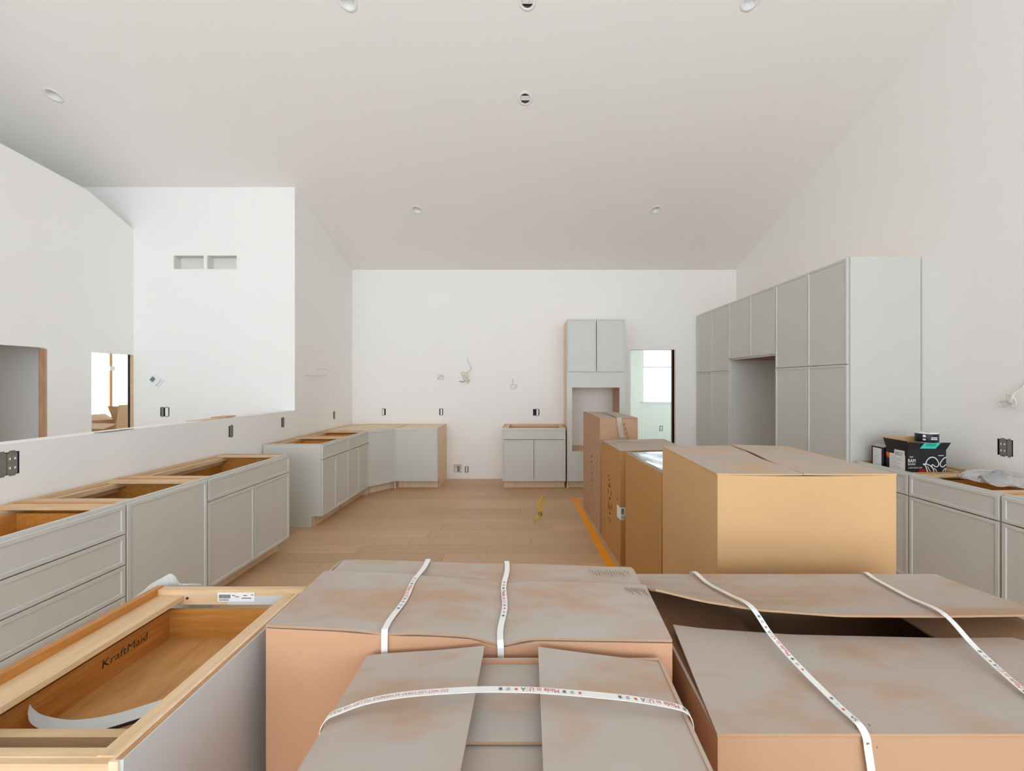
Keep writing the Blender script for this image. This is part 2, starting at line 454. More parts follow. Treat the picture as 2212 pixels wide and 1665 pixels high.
# rooms off the hall
board(None, 'wall_bedroom_partition', -6.7, HALLX - 0.12, 4.26, 4.38, -0.19, 2.7, 'wall')['kind'] = 'structure'
board(None, 'wall_bedroom_right', HALLX - 0.12, HALLX, WHITE + 0.12, 8.1, -0.19, 2.7, 'wall')['kind'] = 'structure'
board(None, 'wall_bedroom_back', -6.82, HALLX, 8.1, 8.2, -0.19, 2.7, 'wall')['kind'] = 'structure'
board(None, 'ceiling_bedroom', -6.7, HALLX - 0.12, 2.2, 8.1, 2.6, 2.7, 'ceiling')['kind'] = 'structure'
board(None, 'wall_closet_back', -6.0, -5.92, 2.2, 4.26, -0.19, 2.6, 'closet')['kind'] = 'structure'
board(None, 'wall_closet_side', -6.7, HALLX - 0.12, 2.2, 2.3, -0.19, 2.6, 'wall')['kind'] = 'structure'
portal((-6.86, 6.75, 1.5), (math.pi / 2, 0, math.pi / 2 * 3), 1.7, 1.5)
# room behind the back doorway
RB = 8.6
w2 = [PX(1387, 757, RB), PX(1478, 868, RB)]
wall('wall_laundry_back', 'x', RB, RB + 0.12, 1.0, 4.2, 0.0, lambda u: 2.7, [(w2[0].x, w2[1].x, w2[1].z, 2.35)], mat='mint')
board(None, 'wall_laundry_left', 1.0, 1.12, BACK + 0.14, RB, 0, 2.7, 'mint')['kind'] = 'structure'
board(None, 'wall_laundry_right', 4.1, 4.2, BACK + 0.14, RB, 0, 2.7, 'mint')['kind'] = 'structure'
board(None, 'ceiling_laundry', 1.0, 4.2, BACK + 0.14, RB, 2.6, 2.7, 'ceiling')['kind'] = 'structure'
portal(((w2[0].x + w2[1].x) / 2, RB + 0.16, (w2[1].z + 2.35) / 2), (math.pi / 2, 0, 0), w2[1].x - w2[0].x, 2.35 - w2[1].z)

# floors
floor = struct(board(None, 'floor', LW, 4.2, REAR, RB, -0.14, -0.02, 'gap'))
struct(board(None, 'floor_hall', -6.82, LW, REAR, 8.1, -0.30, -0.19, 'oak'))
PLANKW = 0.19; pm = None
y = BACK - 0.003; row = 0
while y > -0.9:
    x = LW - random.uniform(0.2, 1.5)
    while x < 3.3:
        L = random.uniform(1.1, 2.1); a, b = max(x, LW), min(x + L, RW(y) + 0.02)
        if b - a > 0.05:
            if pm is None:
                o = board(floor, 'floor_plank', -0.5, 0.5, -0.5, 0.5, 0, 1, 'oak'); pm = o.data
            else:
                o = link(bpy.data.objects.new('floor_plank', pm), floor)
            o.scale = (b - a - 0.002, PLANKW - 0.002, 0.02); o.location = ((a + b) / 2, y - PLANKW / 2, -0.02)
        x += L
    y -= PLANKW; row += 1
struct(board(None, 'floor_rear', LW, 3.5, REAR, y, -0.02, -0.001, 'board'))  # unseen grey covering, added to neutralise light bounced off the floor

# ceiling: two slopes, square cut-outs for the fixtures
CN = Vector((0, SLOPE, 1)).normalized()                     # up normal of the kitchen slope
CD = Vector((0, -1, SLOPE)).normalized()                    # up the slope
def ceil_at(x, y):
    """photo pixel -> (X, distance up the slope)"""
    d = (EAVE + SLOPE * BACK - CH) / ((VY - y) / F + SLOPE)
    return (x - VX) / F * d, d
cans = [ceil_at(*p) for p in ((900.5, 453), (1417, 453), (751, 3), (1620, 2), (115, 205))]
jbs = [ceil_at(*p) for p in ((1139, 2), (1134.5, 213))]
ends = [p[1] for p in cans + jbs]
CEN = math.hypot(1, SLOPE)
def ceiling_slab():
    holes = []
    for (x, d) in cans + jbs:
        r = 0.05 / CEN
        holes.append((x - .05, x + .05, d - r, d + r))
    us = sorted(set([-6.82, 3.5] + [h[0] for h in holes] + [h[1] for h in holes]))
    ds = sorted(set([RIDGE, BACK + 0.1] + [h[2] for h in holes] + [h[3] for h in holes]))
    v, f, idx = [], [], {}
    def P(s, i, j):
        k = (s, i, j)
        if k not in idx: idx[k] = len(v); v.append((us[i], ds[j], EAVE + SLOPE * (BACK - ds[j]) + 0.12 * s))
        return idx[k]
    for i in range(len(us) - 1):
        for j in range(len(ds) - 1):
            cu, cd = (us[i] + us[i + 1]) / 2, (ds[j] + ds[j + 1]) / 2
            if any(h[0] < cu < h[1] and h[2] < cd < h[3] for h in holes): continue
            f.append((P(0, i, j), P(0, i, j + 1), P(0, i + 1, j + 1), P(0, i + 1, j)))
            f.append((P(1, i, j), P(1, i + 1, j), P(1, i + 1, j + 1), P(1, i, j + 1)))
    return struct(mesh('ceiling', v, f, 'ceiling'))
ceiling_slab()
zr = zc(RIDGE); ze = zc(REAR - 0.14)
struct(mesh('ceiling_rear', [(-6.82, RIDGE, zr), (3.7, RIDGE, zr), (3.7, REAR - .14, ze), (-6.82, REAR - .14, ze),
                             (-6.82, RIDGE, zr + .12), (3.7, RIDGE, zr + .12), (3.7, REAR - .14, ze + .12), (-6.82, REAR - .14, ze + .12)], BF, 'ceiling'))
def ceil_root(name, label, cat, x, d, group=None):
    o = thing(name, label, cat, group=group)
    yv = -CD; zv = CN
    o.matrix_world = Matrix(((1, yv.x, zv.x, x), (0, yv.y, zv.y, d), (0, yv.z, zv.z, EAVE + SLOPE * (BACK - d)), (0, 0, 0, 1)))
    return o
can_labels = ['white recessed ceiling light above the corner base cabinet', 'white recessed ceiling light nearest the tall pantry cabinets',
              'white recessed ceiling light left of the ceiling junction box with a cable', 'white recessed ceiling light right of the ceiling junction box with a cable',
              'white recessed ceiling light over the hall beyond the half wall']
for (x, d), lb in zip(cans, can_labels):
    o = ceil_root('recessed_light', lb, 'ceiling light', x, d, 'recessed ceiling lights')
    lathe('trim_ring', [(.05, 0.0), (.052, -.004), (.074, -.003), (.076, 0.001)], 'whiteplastic', o)
    lathe('baffle', [(.05, 0.0), (.046, .03), (.040, .055), (.001, .056)], 'whiteplastic', o)
for k, ((x, d), lb) in enumerate(zip(jbs, ['open round ceiling junction box with a white cable hanging across it', 'open round ceiling junction box with only a metal bar'])):
    o = ceil_root('ceiling_junction_box', lb, 'junction box', x, d)
    lathe('plaster_ring', [(.047, 0.0), (.048, -.0015), (.072, -.001), (.073, 0.001)], 'ceiling', o)
    lathe('cup', [(.049, 0.0), (.049, .055), (.001, .056)], 'steel', o)
    board(o, 'mounting_bar', -.047, .047, -.022, .022, .006, .009, 'whiteplastic')
    if k == 0: tube('cable', [(.012, .03, .06), (.014, .02, .012), (.012, -.01, .004), (.014, -.035, .012), (.012, -.04, .05)], .004, 'wire', o)

# door jambs and window parts of the setting
jl = setting('door_1')
board(jl, 'door_jamb', DOOR[1], DOOR[1] + 0.018, BACK - .004, BACK + .144, 0, DOOR[3], 'jamb')
board(jl, 'door_stop', DOOR[1] - .006, DOOR[1], BACK + .08, BACK + .12, 0, DOOR[3], 'steel')
board(jl, 'door_jamb', DOOR[0] - 0.0, DOOR[0] + 0.03, BACK + .02, BACK + .15, 0, DOOR[3], 'whiteplastic')
j2 = setting('door_2')
board(j2, 'door_jamb', HALLX - .062, HALLX + .001, O1[1] - .004, O1[1] + .014, -.19, O1[3] - .01, 'jamb')
j3 = setting('door_3')
board(j3, 'door_jamb', HALLX - .062, HALLX - .0, O2[1] - .012, O2[1] + .0, -.19, O2[3], 'maple')
board(j3, 'door_track', HALLX - .052, HALLX - .03, O2[1] - .016, O2[1] - .0121, -.19, O2[3], 'darkgap')
wn = setting('window_1')
a, b, c, d_ = w2[0].x, w2[1].x, w2[1].z, 2.35
board(wn, 'window_frame', a, a + .05, RB + .04, RB + .09, c, d_, 'whiteplastic')
board(wn, 'window_frame', b - .05, b, RB + .04, RB + .09, c, d_, 'whiteplastic')
board(wn, 'window_sill', a - .03, b + .03, RB - .03, RB + .12, c - .025, c, 'whiteplastic')
board(wn, 'meeting_rail', a + .05, b - .05, RB + .045, RB + .085, (c + d_) / 2 + .1, (c + d_) / 2 + .13, 'whiteplastic')
board(wn, 'pane', a + .05, b - .05, RB + .06, RB + .064, c, d_, 'pane')
wn2 = setting('window_2')
board(wn2, 'window_frame', -6.80, -6.74, 5.9, 5.96, .75, 2.25, 'whiteplastic')
board(wn2, 'window_frame', -6.80, -6.74, 7.54, 7.6, .75, 2.25, 'whiteplastic')
MUL = 6.7 / (VX - 247) * F
board(wn2, 'window_mullion', -6.79, -6.75, MUL - .02, MUL + .02, .75, 2.25, 'jamb')
board(wn2, 'window_latch', -6.749, -6.72, MUL - .05, MUL + .03, 1.72, 1.79, 'whiteplastic')
board(wn2, 'window_latch', -6.749, -6.72, MUL - .03, MUL + .03, .98, 1.06, 'whiteplastic')
board(wn2, 'pane', -6.772, -6.768, 5.96, MUL - .035, .75, 2.25, 'pane')
board(wn2, 'pane', -6.772, -6.768, MUL + .035, 7.54, .75, 2.25, 'pane')

# ------------------------------------------------------------------ cabinets
H = 0.876; TOE = 0.114
def front(parent, name, x0, x1, z0, z1, mat='grey', yf=-0.021, yb=-0.001, fr=0.020, rec=0.006):
    """slim shaker front: chamfered edge, narrow frame, recessed field"""
    R = [(0, yb), (0, yf + .002), (.002, yf), (fr, yf), (fr + .003, yf + rec)]
    v, f = [], []
    for ins, y in R:
        v += [(x0 + ins, y, z0 + ins), (x1 - ins, y, z0 + ins), (x1 - ins, y, z1 - ins), (x0 + ins, y, z1 - ins)]
    for i in range(len(R) - 1):
        for k in range(4): f.append((i * 4 + k, i * 4 + (k + 1) % 4, i * 4 + 4 + (k + 1) % 4, i * 4 + 4 + k))
    L = (len(R) - 1) * 4; f += [(L, L + 1, L + 2, L + 3), (3, 2, 1, 0)]
    return mesh(name, v, f, mat, parent)
def frame(parent, name, x0, x1, z0, z1, holes, y0, y1, mat):
    """flat plate with rectangular holes"""
    xs = sorted(set([x0, x1] + [h[0] for h in holes] + [h[1] for h in holes])); zs = sorted(set([z0, z1] + [h[2] for h in holes] + [h[3] for h in holes]))
    v, f, idx = [], [], {}
    def P(s, i, j):
        if (s, i, j) not in idx: idx[(s, i, j)] = len(v); v.append((xs[i], y1 if s else y0, zs[j]))
        return idx[(s, i, j)]
    def solid(i, j):
        if i < 0 or j < 0 or i >= len(xs) - 1 or j >= len(zs) - 1: return False
        a, b = (xs[i] + xs[i + 1]) / 2, (zs[j] + zs[j + 1]) / 2
        return not any(h[0] < a < h[1] and h[2] < b < h[3] for h in holes)
    for i in range(len(xs) - 1):
        for j in range(len(zs) - 1):
            if not solid(i, j): continue
            f.append((P(0, i, j), P(0, i + 1, j), P(0, i + 1, j + 1), P(0, i, j + 1))); f.append((P(1, i, j), P(1, i, j + 1), P(1, i + 1, j + 1), P(1, i + 1, j)))
            if not solid(i - 1, j): f.append((P(0, i, j), P(0, i, j + 1), P(1, i, j + 1), P(1, i, j)))
            if not solid(i + 1, j): f.append((P(0, i + 1, j), P(1, i + 1, j), P(1, i + 1, j + 1), P(0, i + 1, j + 1)))
            if not solid(i, j - 1): f.append((P(0, i, j), P(1, i, j), P(1, i + 1, j), P(0, i + 1, j)))
            if not solid(i, j + 1): f.append((P(0, i, j + 1), P(0, i + 1, j + 1), P(1, i + 1, j + 1), P(1, i, j + 1)))
    return mesh(name, v, f, mat, parent)
def tray(parent, name, x0, x1, y0, y1, z0, z1, t, mat):
    """open drawer box"""
    v = boxv(x0, x1, y0, y1, z0, z1) + boxv(x0 + t, x1 - t, y0 + t, y1 - t, z0 + t * .6, z1)
    f = [(0, 3, 2, 1), (0, 1, 5, 4), (1, 2, 6, 5), (2, 3, 7, 6), (3, 0, 4, 7), (8, 9, 10, 11), (8, 12, 13, 9), (9, 13, 14, 10), (10, 14, 15, 11), (11, 15, 12, 8),
         (4, 5, 13, 12), (5, 6, 14, 13), (6, 7, 15, 14), (7, 4, 12, 15)]
    return mesh(name, v, f, mat, parent)
def base_cabinet(label, loc, rz, w, fronts, depth=0.61, left='raw', right='raw', closed=False, drawers=True, braces=True, name='base_cabinet'):
    r = thing(name, label, 'cabinet', loc, rz); t = 0.016
    for a, b, m in ((0.0, .003, left), (w, w - .003, right)):
        for nm, p0, e, mm in (('end_veneer', a, b - a, m), ('side_panel', b, (t - .003) * (1 if a == 0 else -1), 'honey')):
            prism(nm, [(p0, .02, TOE), (p0, .095, TOE), (p0, .095, 0), (p0, depth, 0), (p0, depth, H), (p0, .02, H)], (e, 0, 0), mm, r)
    board(r, 'toe_kick', t, w - t, .083, .095, 0, TOE, 'raw')
    board(r, 'bottom_panel', t, w - t, .02, depth - .01, TOE, TOE + .016, 'honey')
    board(r, 'back_panel', t, w - t, depth - .01, depth, TOE, H - .002, 'honey')
    frame(r, 'face_frame', 0, w, TOE, H, [(.03, w - .03, TOE + .03, H - .03)], 0, .0199, 'grey')
    if closed:
        board(r, 'top_panel', t, w - t, .02, depth - .01, H - .012, H - .004, 'raw')
        board(r, 'back_rail', t, w - t, depth - .03, depth - .0101, H - .004, H, 'maple')
    else:
        board(r, 'back_rail', t, w - t, depth - .03, depth - .0101, H - .09, H, 'maple')
        board(r, 'rear_brace', t, w - t, depth - .085, depth - .045, H - .05, H - .02, 'maple')
        for a in ((t, w - t - .07) if braces else ()): board(r, 'side_brace', a, a + .07, .02, depth - .03, H - .018, H - .004, 'maple_y')
    for nm, x0, x1, z0, z1 in fronts:
        p = front(r, nm, x0, x1, z0, z1)
        if nm == 'drawer_front' and z1 > .8 and drawers and not closed:
            tray(p, 'drawer_box', x0 + .05, x1 - .05, .022, depth - .1, max(z0 + .02, H - .15), H - .04, .014, 'honey')
    return r
g = .0045; TOP = H - .012; SPL = .710
def sink(w): return [('drawer_front', g, w - g, SPL + .0035, TOP), ('door', g, w / 2 - g * .6, TOE, SPL - .0035), ('door', w / 2 + g * .6, w - g, TOE, SPL - .0035)]
def one(w): return [('drawer_front', g, w - g, SPL + .0035, TOP), ('door', g, w - g, TOE, SPL - .0035)]
R90 = math.pi / 2
XL = -2.24
base_cabinet('grey base cabinet with a stack of four wide drawers beside the half wall', (XL, 1.34, 0), R90, 2.253 - 1.34,
             [('drawer_front', g, .913 - g, a + .003, b - .003) for a, b in ((.703, TOP), (.535, .703), (.364, .535), (TOE, .364))])
base_cabinet('grey base cabinet with one tall plain door beside the four-drawer cabinet', (XL, 2.253, 0), R90, 2.82 - 2.253, [('door', g, .567 - g, TOE, TOP)], drawers=False)
base_cabinet('wide grey sink cabinet with two doors at the dishwasher gap', (XL, 2.82, 0), R90, 3.77 - 2.82, sink(.95), right='grey', drawers=False)
base_cabinet('grey two-door base cabinet with an exposed end panel at the dishwasher gap', (XL, 4.36, 0), R90, .625, sink(.625), left='grey')
base_cabinet('grey two-door base cabinet next to the corner cabinet', (XL, 4.985, 0), R90, .615, sink(.615))
FB = 5.93
base_cabinet('grey one-door base cabinet with a raw wood side, right of the corner cabinet', (-1.97, FB, 0), 0, .61, [('door', g, .61 - g, TOE, TOP)], closed=True)
XBL = PX(1085, 0, FB).x; WB = PX(1222, 0, FB).x - XBL
base_cabinet('grey two-door base cabinet with one drawer left of the oven cabinet', (XBL, FB, 0), 0, WB, sink(WB))
# diagonal corner cabinet
c = thing('corner_cabinet', 'grey diagonal corner base cabinet with one angled door', 'cabinet', (-2.4, 6.2, 0))
A = Vector((XL, 5.6)); B = Vector((-1.97, FB)); n2 = Vector((B.y - A.y, -(B.x - A.x))).normalized()
def fp(z): return [(A.x, A.y, z), (B.x, B.y, z), (-1.97, BACK - .003, z), (LW + .003, BACK - .003, z), (LW + .003, 5.6, z)]
def inset(P, k):
    cx, cy = sum(p[0] for p in P) / len(P), sum(p[1] for p in P) / len(P)
    return [(p[0] + (cx - p[0]) * k, p[1] + (cy - p[1]) * k, p[2]) for p in P]
prism('side_panel', [(LW + .003, 5.601, 0), (A.x, 5.601, 0), (A.x, 5.601, H), (LW + .003, 5.601, H)], (0, .016, 0), 'raw', c)
prism('side_panel', [(-1.971, B.y, 0), (-1.971, BACK - .003, 0), (-1.971, BACK - .003, H), (-1.971, B.y, H)], (-.016, 0, 0), 'raw', c)
prism('top_panel', inset(fp(H - .014), .03), (0, 0, .006), 'raw', c)
prism('back_rail', [(LW + .004, 5.62, H - .008), (LW + .004, BACK - .3, H - .008), (LW + .03, BACK - .3, H - .008), (LW + .03, 5.62, H - .008)], (0, 0, .008), 'maple_y', c)
prism('back_rail', [(LW + .3, BACK - .004, H - .008), (-1.99, BACK - .004, H - .008), (-1.99, BACK - .03, H - .008), (LW + .3, BACK - .03, H - .008)], (0, 0, .008), 'maple', c)
prism('corner_rail', [(LW + .004, BACK - .3, H - .008), (LW + .3, BACK - .004, H - .008), (LW + .3, BACK - .03, H - .008), (LW + .03, BACK - .3, H - .008)], (0, 0, .008), 'maple', c)
ang = math.atan2(B.y - A.y, B.x - A.x); Ld = (B - A).length
fr_ = front(c, 'door', .006, Ld - .006, TOE, TOP); fr_.location = (A.x, A.y, 0); fr_.rotation_euler = (0, 0, ang)
ff_ = frame(c, 'face_frame', 0, Ld, TOE, H, [(.03, Ld - .03, TOE + .03, H - .03)], 0, .019, 'grey'); ff_.location = (A.x, A.y, 0); ff_.rotation_euler = (0, 0, ang)
tk = board(c, 'toe_kick', -.06, Ld + .04, .075, .09, 0, TOE, 'raw'); tk.location = (A.x, A.y, 0); tk.rotation_euler = (0, 0, ang)
settle(c)

# tall oven cabinet on the back wall
XO = PX(1225, 0, FB).x; WO = PX(1351, 0, FB).x - XO; TO = 2.443
o = thing('oven_cabinet', 'tall grey oven cabinet with an empty appliance opening', 'cabinet', (XO, FB, 0)); D = .605
board(o, 'side_panel', 0, .018, .02, D, 0, TO, 'raw'); board(o, 'side_panel', WO - .018, WO, .02, D, 0, TO, 'raw')
board(o, 'top_panel', .018, WO - .018, .02, D, TO - .018, TO, 'raw'); board(o, 'toe_kick', .018, WO - .018, .083, .095, 0, TOE, 'raw')
oz0, oz1 = .537, 1.457
frame(o, 'face_frame', 0, WO, .105, TO, [(.073, WO - .085, oz0, oz1), (.04, WO - .04, 1.72, TO - .04), (.04, WO - .04, .14, .25)], 0, .0199, 'grey')
board(o, 'oven_shelf', .018, WO - .018, .02, D, oz0 - .03, oz0 - .004, 'maple'); board(o, 'oven_top', .018, WO - .018, .02, D, oz1 + .01, oz1 + .028, 'raw')
board(o, 'oven_side_lining', WO - .085, WO - .07, .021, D - .12, oz0, oz1, 'jamb')
board(o, 'back_panel', .018, WO - .018, D - .01, D, 1.5, TO - .02, 'raw')
front(o, 'door', g, WO / 2 - g, 1.686, TO - .004); front(o, 'door', WO / 2 + g, WO - g, 1.686, TO - .004)
front(o, 'drawer_front', g, WO - g, .115, .275)

# tall cabinets along the right wall
TT = 2.592; MID = 1.685; KX = 2.62
def rz_for(k): return math.atan2(-1, k)
def tall(label, yf, w, kind):
    X = KX + RWK * (BACK - yf); r = thing('tall_cabinet', label, 'cabinet', (X, yf, 0), rz_for(RWK)); D = .605; t = .018
    board(r, 'side_panel', 0, t, .02, D, 0, TT, 'grey'); board(r, 'side_panel', w - t, w, .02, D, 0, TT, 'grey')
    board(r, 'top_panel', t, w - t, .02, D, TT - .018, TT, 'raw')
    if kind == 'fridge':
        zb = 1.826
        board(r, 'bottom_panel', t, w - t, .02, D, zb, zb + .018, 'cherry'); board(r, 'face_frame', 0, w, 0, .0199, zb, zb + .03, 'grey')
        board(r, 'wall_strip', t, t + .006, .03, D, MID - .03, MID - .026, 'grey_dark')
        front(r, 'door', g, w / 2 - g, zb + .02, TT - .004); front(r, 'door', w / 2 + g, w - g, zb + .02, TT - .004)
    else:
        frame(r, 'face_frame', 0, w, TOE, TT, [(.04, w - .04, TOE + .04, MID - .04), (.04, w - .04, MID + .04, TT - .04)], 0, .0199, 'grey')
        board(r, 'toe_kick', t, w - t, .083, .095, 0, TOE, 'raw'); board(r, 'back_panel', t, w - t, D - .01, D, TOE, TT - .02, 'raw')
        for z0, z1 in ((TOE, MID - .003), (MID + .003, TT - .004)):
            front(r, 'door', g, w / 2 - g, z0, z1); front(r, 'door', w / 2 + g, w - g - (.012 if kind == 'end' else 0), z0, z1)
    return r
tall('tall grey pantry cabinet standing in the corner by the doorway', 6.53, 1.02, 'pantry')
tall('grey fridge surround with two upper doors over an empty alcove', 5.51, 1.02, 'fridge')
tall('tall grey pantry cabinet with a finished side beside the low cabinets', 4.49, 1.01, 'end')

# base cabinets along the right wall
KB = .055
def rbase(label, yf, w, **kw):
    return base_cabinet(label, (2.715 + KB * (3.48 - yf), yf - .001, 0), rz_for(KB), w, one(w), depth=.545, **kw)
rb1 = rbase('narrow grey base cabinet beside the tall pantry, black boxes standing in it', 3.452, .466, braces=False)
rb2 = rbase('grey base cabinet with a plastic bag of hardware on it', 2.985, .558)
rb3 = rbase('grey base cabinet nearer than the one with the hardware bag', 2.425, .60)

# ------------------------------------------------------------------ electrical boxes
def ebox(label, wallk, c, w, h, dev, mat='boxblue', depth=.06, name='outlet_box'):
    """open box set into a wall: local x along the wall, y into it"""
    if wallk == 'back': loc, rz = (c[0], BACK, c[1]), 0
    elif wallk == 'white': loc, rz = (c[0], WHITE, c[1]), 0
    elif wallk == 'left': loc, rz = (LW, c[0], c[1]), R90
    elif wallk == 'laundry': loc, rz = (c[0], RB, c[1]), 0
    else: loc, rz = (RW(c[0]), c[0], c[1]), rz_for(RWK)
    r = thing(name, label, 'outlet box', loc, rz); a, b = w / 2 - .0008, h / 2 - .0008
    t = .003
    v = boxv(-a, a, .001, depth, -b, b) + boxv(-a + t, a - t, .001, depth - t, -b + t, b - t)
    f = [(2, 3, 7, 6), (0, 3, 2, 1), (1, 2, 6, 5), (4, 5, 6, 7), (3, 0, 4, 7),
         (10, 14, 15, 11), (8, 9, 10, 11), (9, 13, 14, 10), (12, 15, 14, 13), (11, 15, 12, 8), (0, 1, 9, 8), (1, 5, 13, 9), (5, 4, 12, 13), (4, 0, 8, 12)]
    mesh('box', v, f, mat, r)
    for i, (dx, dw, kind) in enumerate(dev):
        hh = h * .46
        y = board(r, 'yoke', dx - dw / 2, dx + dw / 2, -.002, .004, -hh, hh, 'device' if kind != 'w' else 'whiteplastic')
        if kind == 'o':
            for zz in (-h * .2, h * .2):
                for xx in (-.25, .25): board(y, 'slot_cover', dx + dw * xx - .0035, dx + dw * xx + .0035, -.0035, -.002, zz - .006, zz + .006, 'whiteplastic')
        board(y, 'ear', dx - dw * .3, dx + dw * .3, -.002, .001, hh, hh + .012, 'steel'); board(y, 'ear', dx - dw * .3, dx + dw * .3, -.002, .001, -hh - .012, -hh, 'steel')
    return r
GO = 'electrical boxes waiting for covers'
cs = [on_left(x, y) for x, y, w, h in left_boxes]
ebox('open double outlet box in the half wall above the four-drawer cabinet', 'left', cs[0], .115, .125, [(-.022, .04, 's'), (.024, .045, 'o')])
ebox('open outlet box in the half wall above the sink cabinet', 'left', cs[1], .06, .105, [(.004, .036, 's')], 'boxdark')
ebox('open outlet box in the half wall above the dishwasher gap', 'left', cs[2], .06, .105, [(.004, .036, 's')], 'boxdark')
ebox('open outlet box in the left wall near the corner cabinet', 'left', cs[3], .06, .105, [(.004, .034, 's')], 'boxdark')
cb = [on_back(x, y) for x, y, w, h in back_boxes]
ebox('open outlet box on the back wall above the corner cabinet', 'back', cb[0], .06, .105, [(-.008, .03, 'w')], 'boxdark')
ebox('open outlet box on the back wall above the one-door base cabinet', 'back', cb[1], .06, .105, [(.002, .026, 'w')], 'boxdark')
ebox('open double outlet box on the back wall beside the oven cabinet', 'back', cb[2], .105, .105, [(.022, .03, 'w')], 'boxdark')
ebox('low outlet box beside the water valve near the floor', 'back', cb[3], .055, .095, [(0, .026, 'w')], 'boxdark')
vb = ebox('square recessed wall box holding a brass valve near the floor', 'back', cb[4], .13, .135, [], 'whiteplastic', name='valve_box')
tube('valve', [(0, .03, -.05), (0, .025, -.02), (0, .02, .01), (0, .02, .035)], .016, 'brass', vb); board(vb, 'valve_handle', -.03, .03, .004, .014, .012, .026, 'brass')
ebox('open double switch box on the white wall below the thermostat', 'white', (swb.x, swb.z), .11, .11, [(.024, .036, 'w'), (-.028, .03, 's')], 'boxdark')
ebox('open outlet box on the right wall above the low cabinets', 'right', rbox, .095, .115, [(-.012, .042, 'o'), (.026, .024, 's')], 'boxdark')
lo = PX(1428, 925, RB)
lb = thing('outlet_box', 'small outlet on the mint wall seen through the doorway', 'outlet box', (lo.x, RB, lo.z))
board(lb, 'plate', -.035, .035, -.006, 0, -.055, .055, 'steel'); board(lb, 'receptacle', -.017, .017, -.010, -.006, -.04, .04, 'whiteplastic')
# vent recesses on the white wall
for k, nm in ((0, 'empty rectangular vent opening in the white wall, hall side'), (2, 'empty rectangular vent opening in the white wall, kitchen side')):
    a, b = vents[k], vents[k + 1]; r = thing('vent_boot', nm, 'vent', ((a.x + b.x) / 2, WHITE + .02, b.z))
    ww, hh = (b.x - a.x) / 2 - .001, a.z - b.z
    v = [(-ww, .0, .001), (ww, .0, .001), (ww, .0, hh - .001), (-ww, .0, hh - .001), (-ww, .085, .001), (ww, .085, .001), (ww, .085, hh - .001), (-ww, .085, hh - .001)]
    mesh('duct', v, [(4, 5, 6, 7), (0, 1, 5, 4), (1, 2, 6, 5), (2, 3, 7, 6), (3, 0, 4, 7)], 'duct', r)
# thermostat hanging askew
tp = PX(340, 822, WHITE)
th = thing('thermostat', 'white thermostat hanging tilted on the white wall', 'thermostat', (tp.x, WHITE - .012, tp.z)); th.rotation_euler = (0, math.radians(38), 0)
board(th, 'wall_plate', -.02, .065, -.004, .012, -.055, .055, 'whiteplastic')
bd = board(th, 'body', -.055, .045, -.028, -.004, -.05, .05, 'whiteplastic'); board(bd, 'display', -.05, -.002, -.0295, -.028, -.028, .028, 'screen')

# ------------------------------------------------------------------ cartons
def lerp4(q, u, v):
    a = Vector(q[0]).lerp(Vector(q[1]), u); b = Vector(q[3]).lerp(Vector(q[2]), u); return a.lerp(b, v)
def shell(name, q, z0, zt, mat, parent, t=.007, n=12):
    """open-topped carton body on a footprint quad (near-left, near-right, far-right, far-left)"""
    cen = sum((Vector(p) for p in q), Vector((0, 0))) / 4
    qi = [Vector(p) + Vector((t if p[0] < cen.x else -t, t if p[1] < cen.y else -t)) for p in q]
    def loop(Q):
        out = []
        for k in range(4):
            for i in range(n): out.append(Vector(Q[k]).lerp(Vector(Q[(k + 1) % 4]), i / n))
        return out
    A_, B_ = loop([Vector(p) for p in q]), loop(qi); m = len(A_)
    v = [(p.x, p.y, z0) for p in A_] + [(p.x, p.y, zt(p.x, p.y)) for p in A_] + [(b.x, b.y, zt(p.x, p.y)) for p, b in zip(A_, B_)] + [(p.x, p.y, z0 + t) for p in B_]
    f = []
    for k in range(m):
        j = (k + 1) % m
        f += [(k, j, m + j, m + k), (m + k, m + j, 2 * m + j, 2 * m + k), (2 * m + k, 2 * m + j, 3 * m + j, 3 * m + k)]
    f += [tuple(range(m))[::-1], tuple(range(3 * m, 4 * m))]
    return mesh(name, v, f, mat, parent)
def carton(label, q, z1, mat, z0=0.0, name='cardboard_box'):
    zt = z1 if callable(z1) else (lambda x, y: z1)
    cx = sum(p[0] for p in q) / 4; cy = sum(p[1] for p in q) / 4
    r = thing(name, label, 'box', (cx, cy, z0)); shell('body', q, z0, (lambda x, y: zt(x, y) - .006), mat, r)
    return r, zt
def marks(parent, spec, org, u, v, mat='ink', name='printed_mark'):
    """small printed symbols: list of polygons in (u,v) metres"""
    o = Vector(org); u = Vector(u); v = Vector(v)
    for poly in spec: mesh(name, [o + u * a + v * b for a, b in poly], [tuple(range(len(poly)))], mat, parent)
def rect(a, b, w, h): return [(a, b), (a + w, b), (a + w, b + h), (a, b + h)]

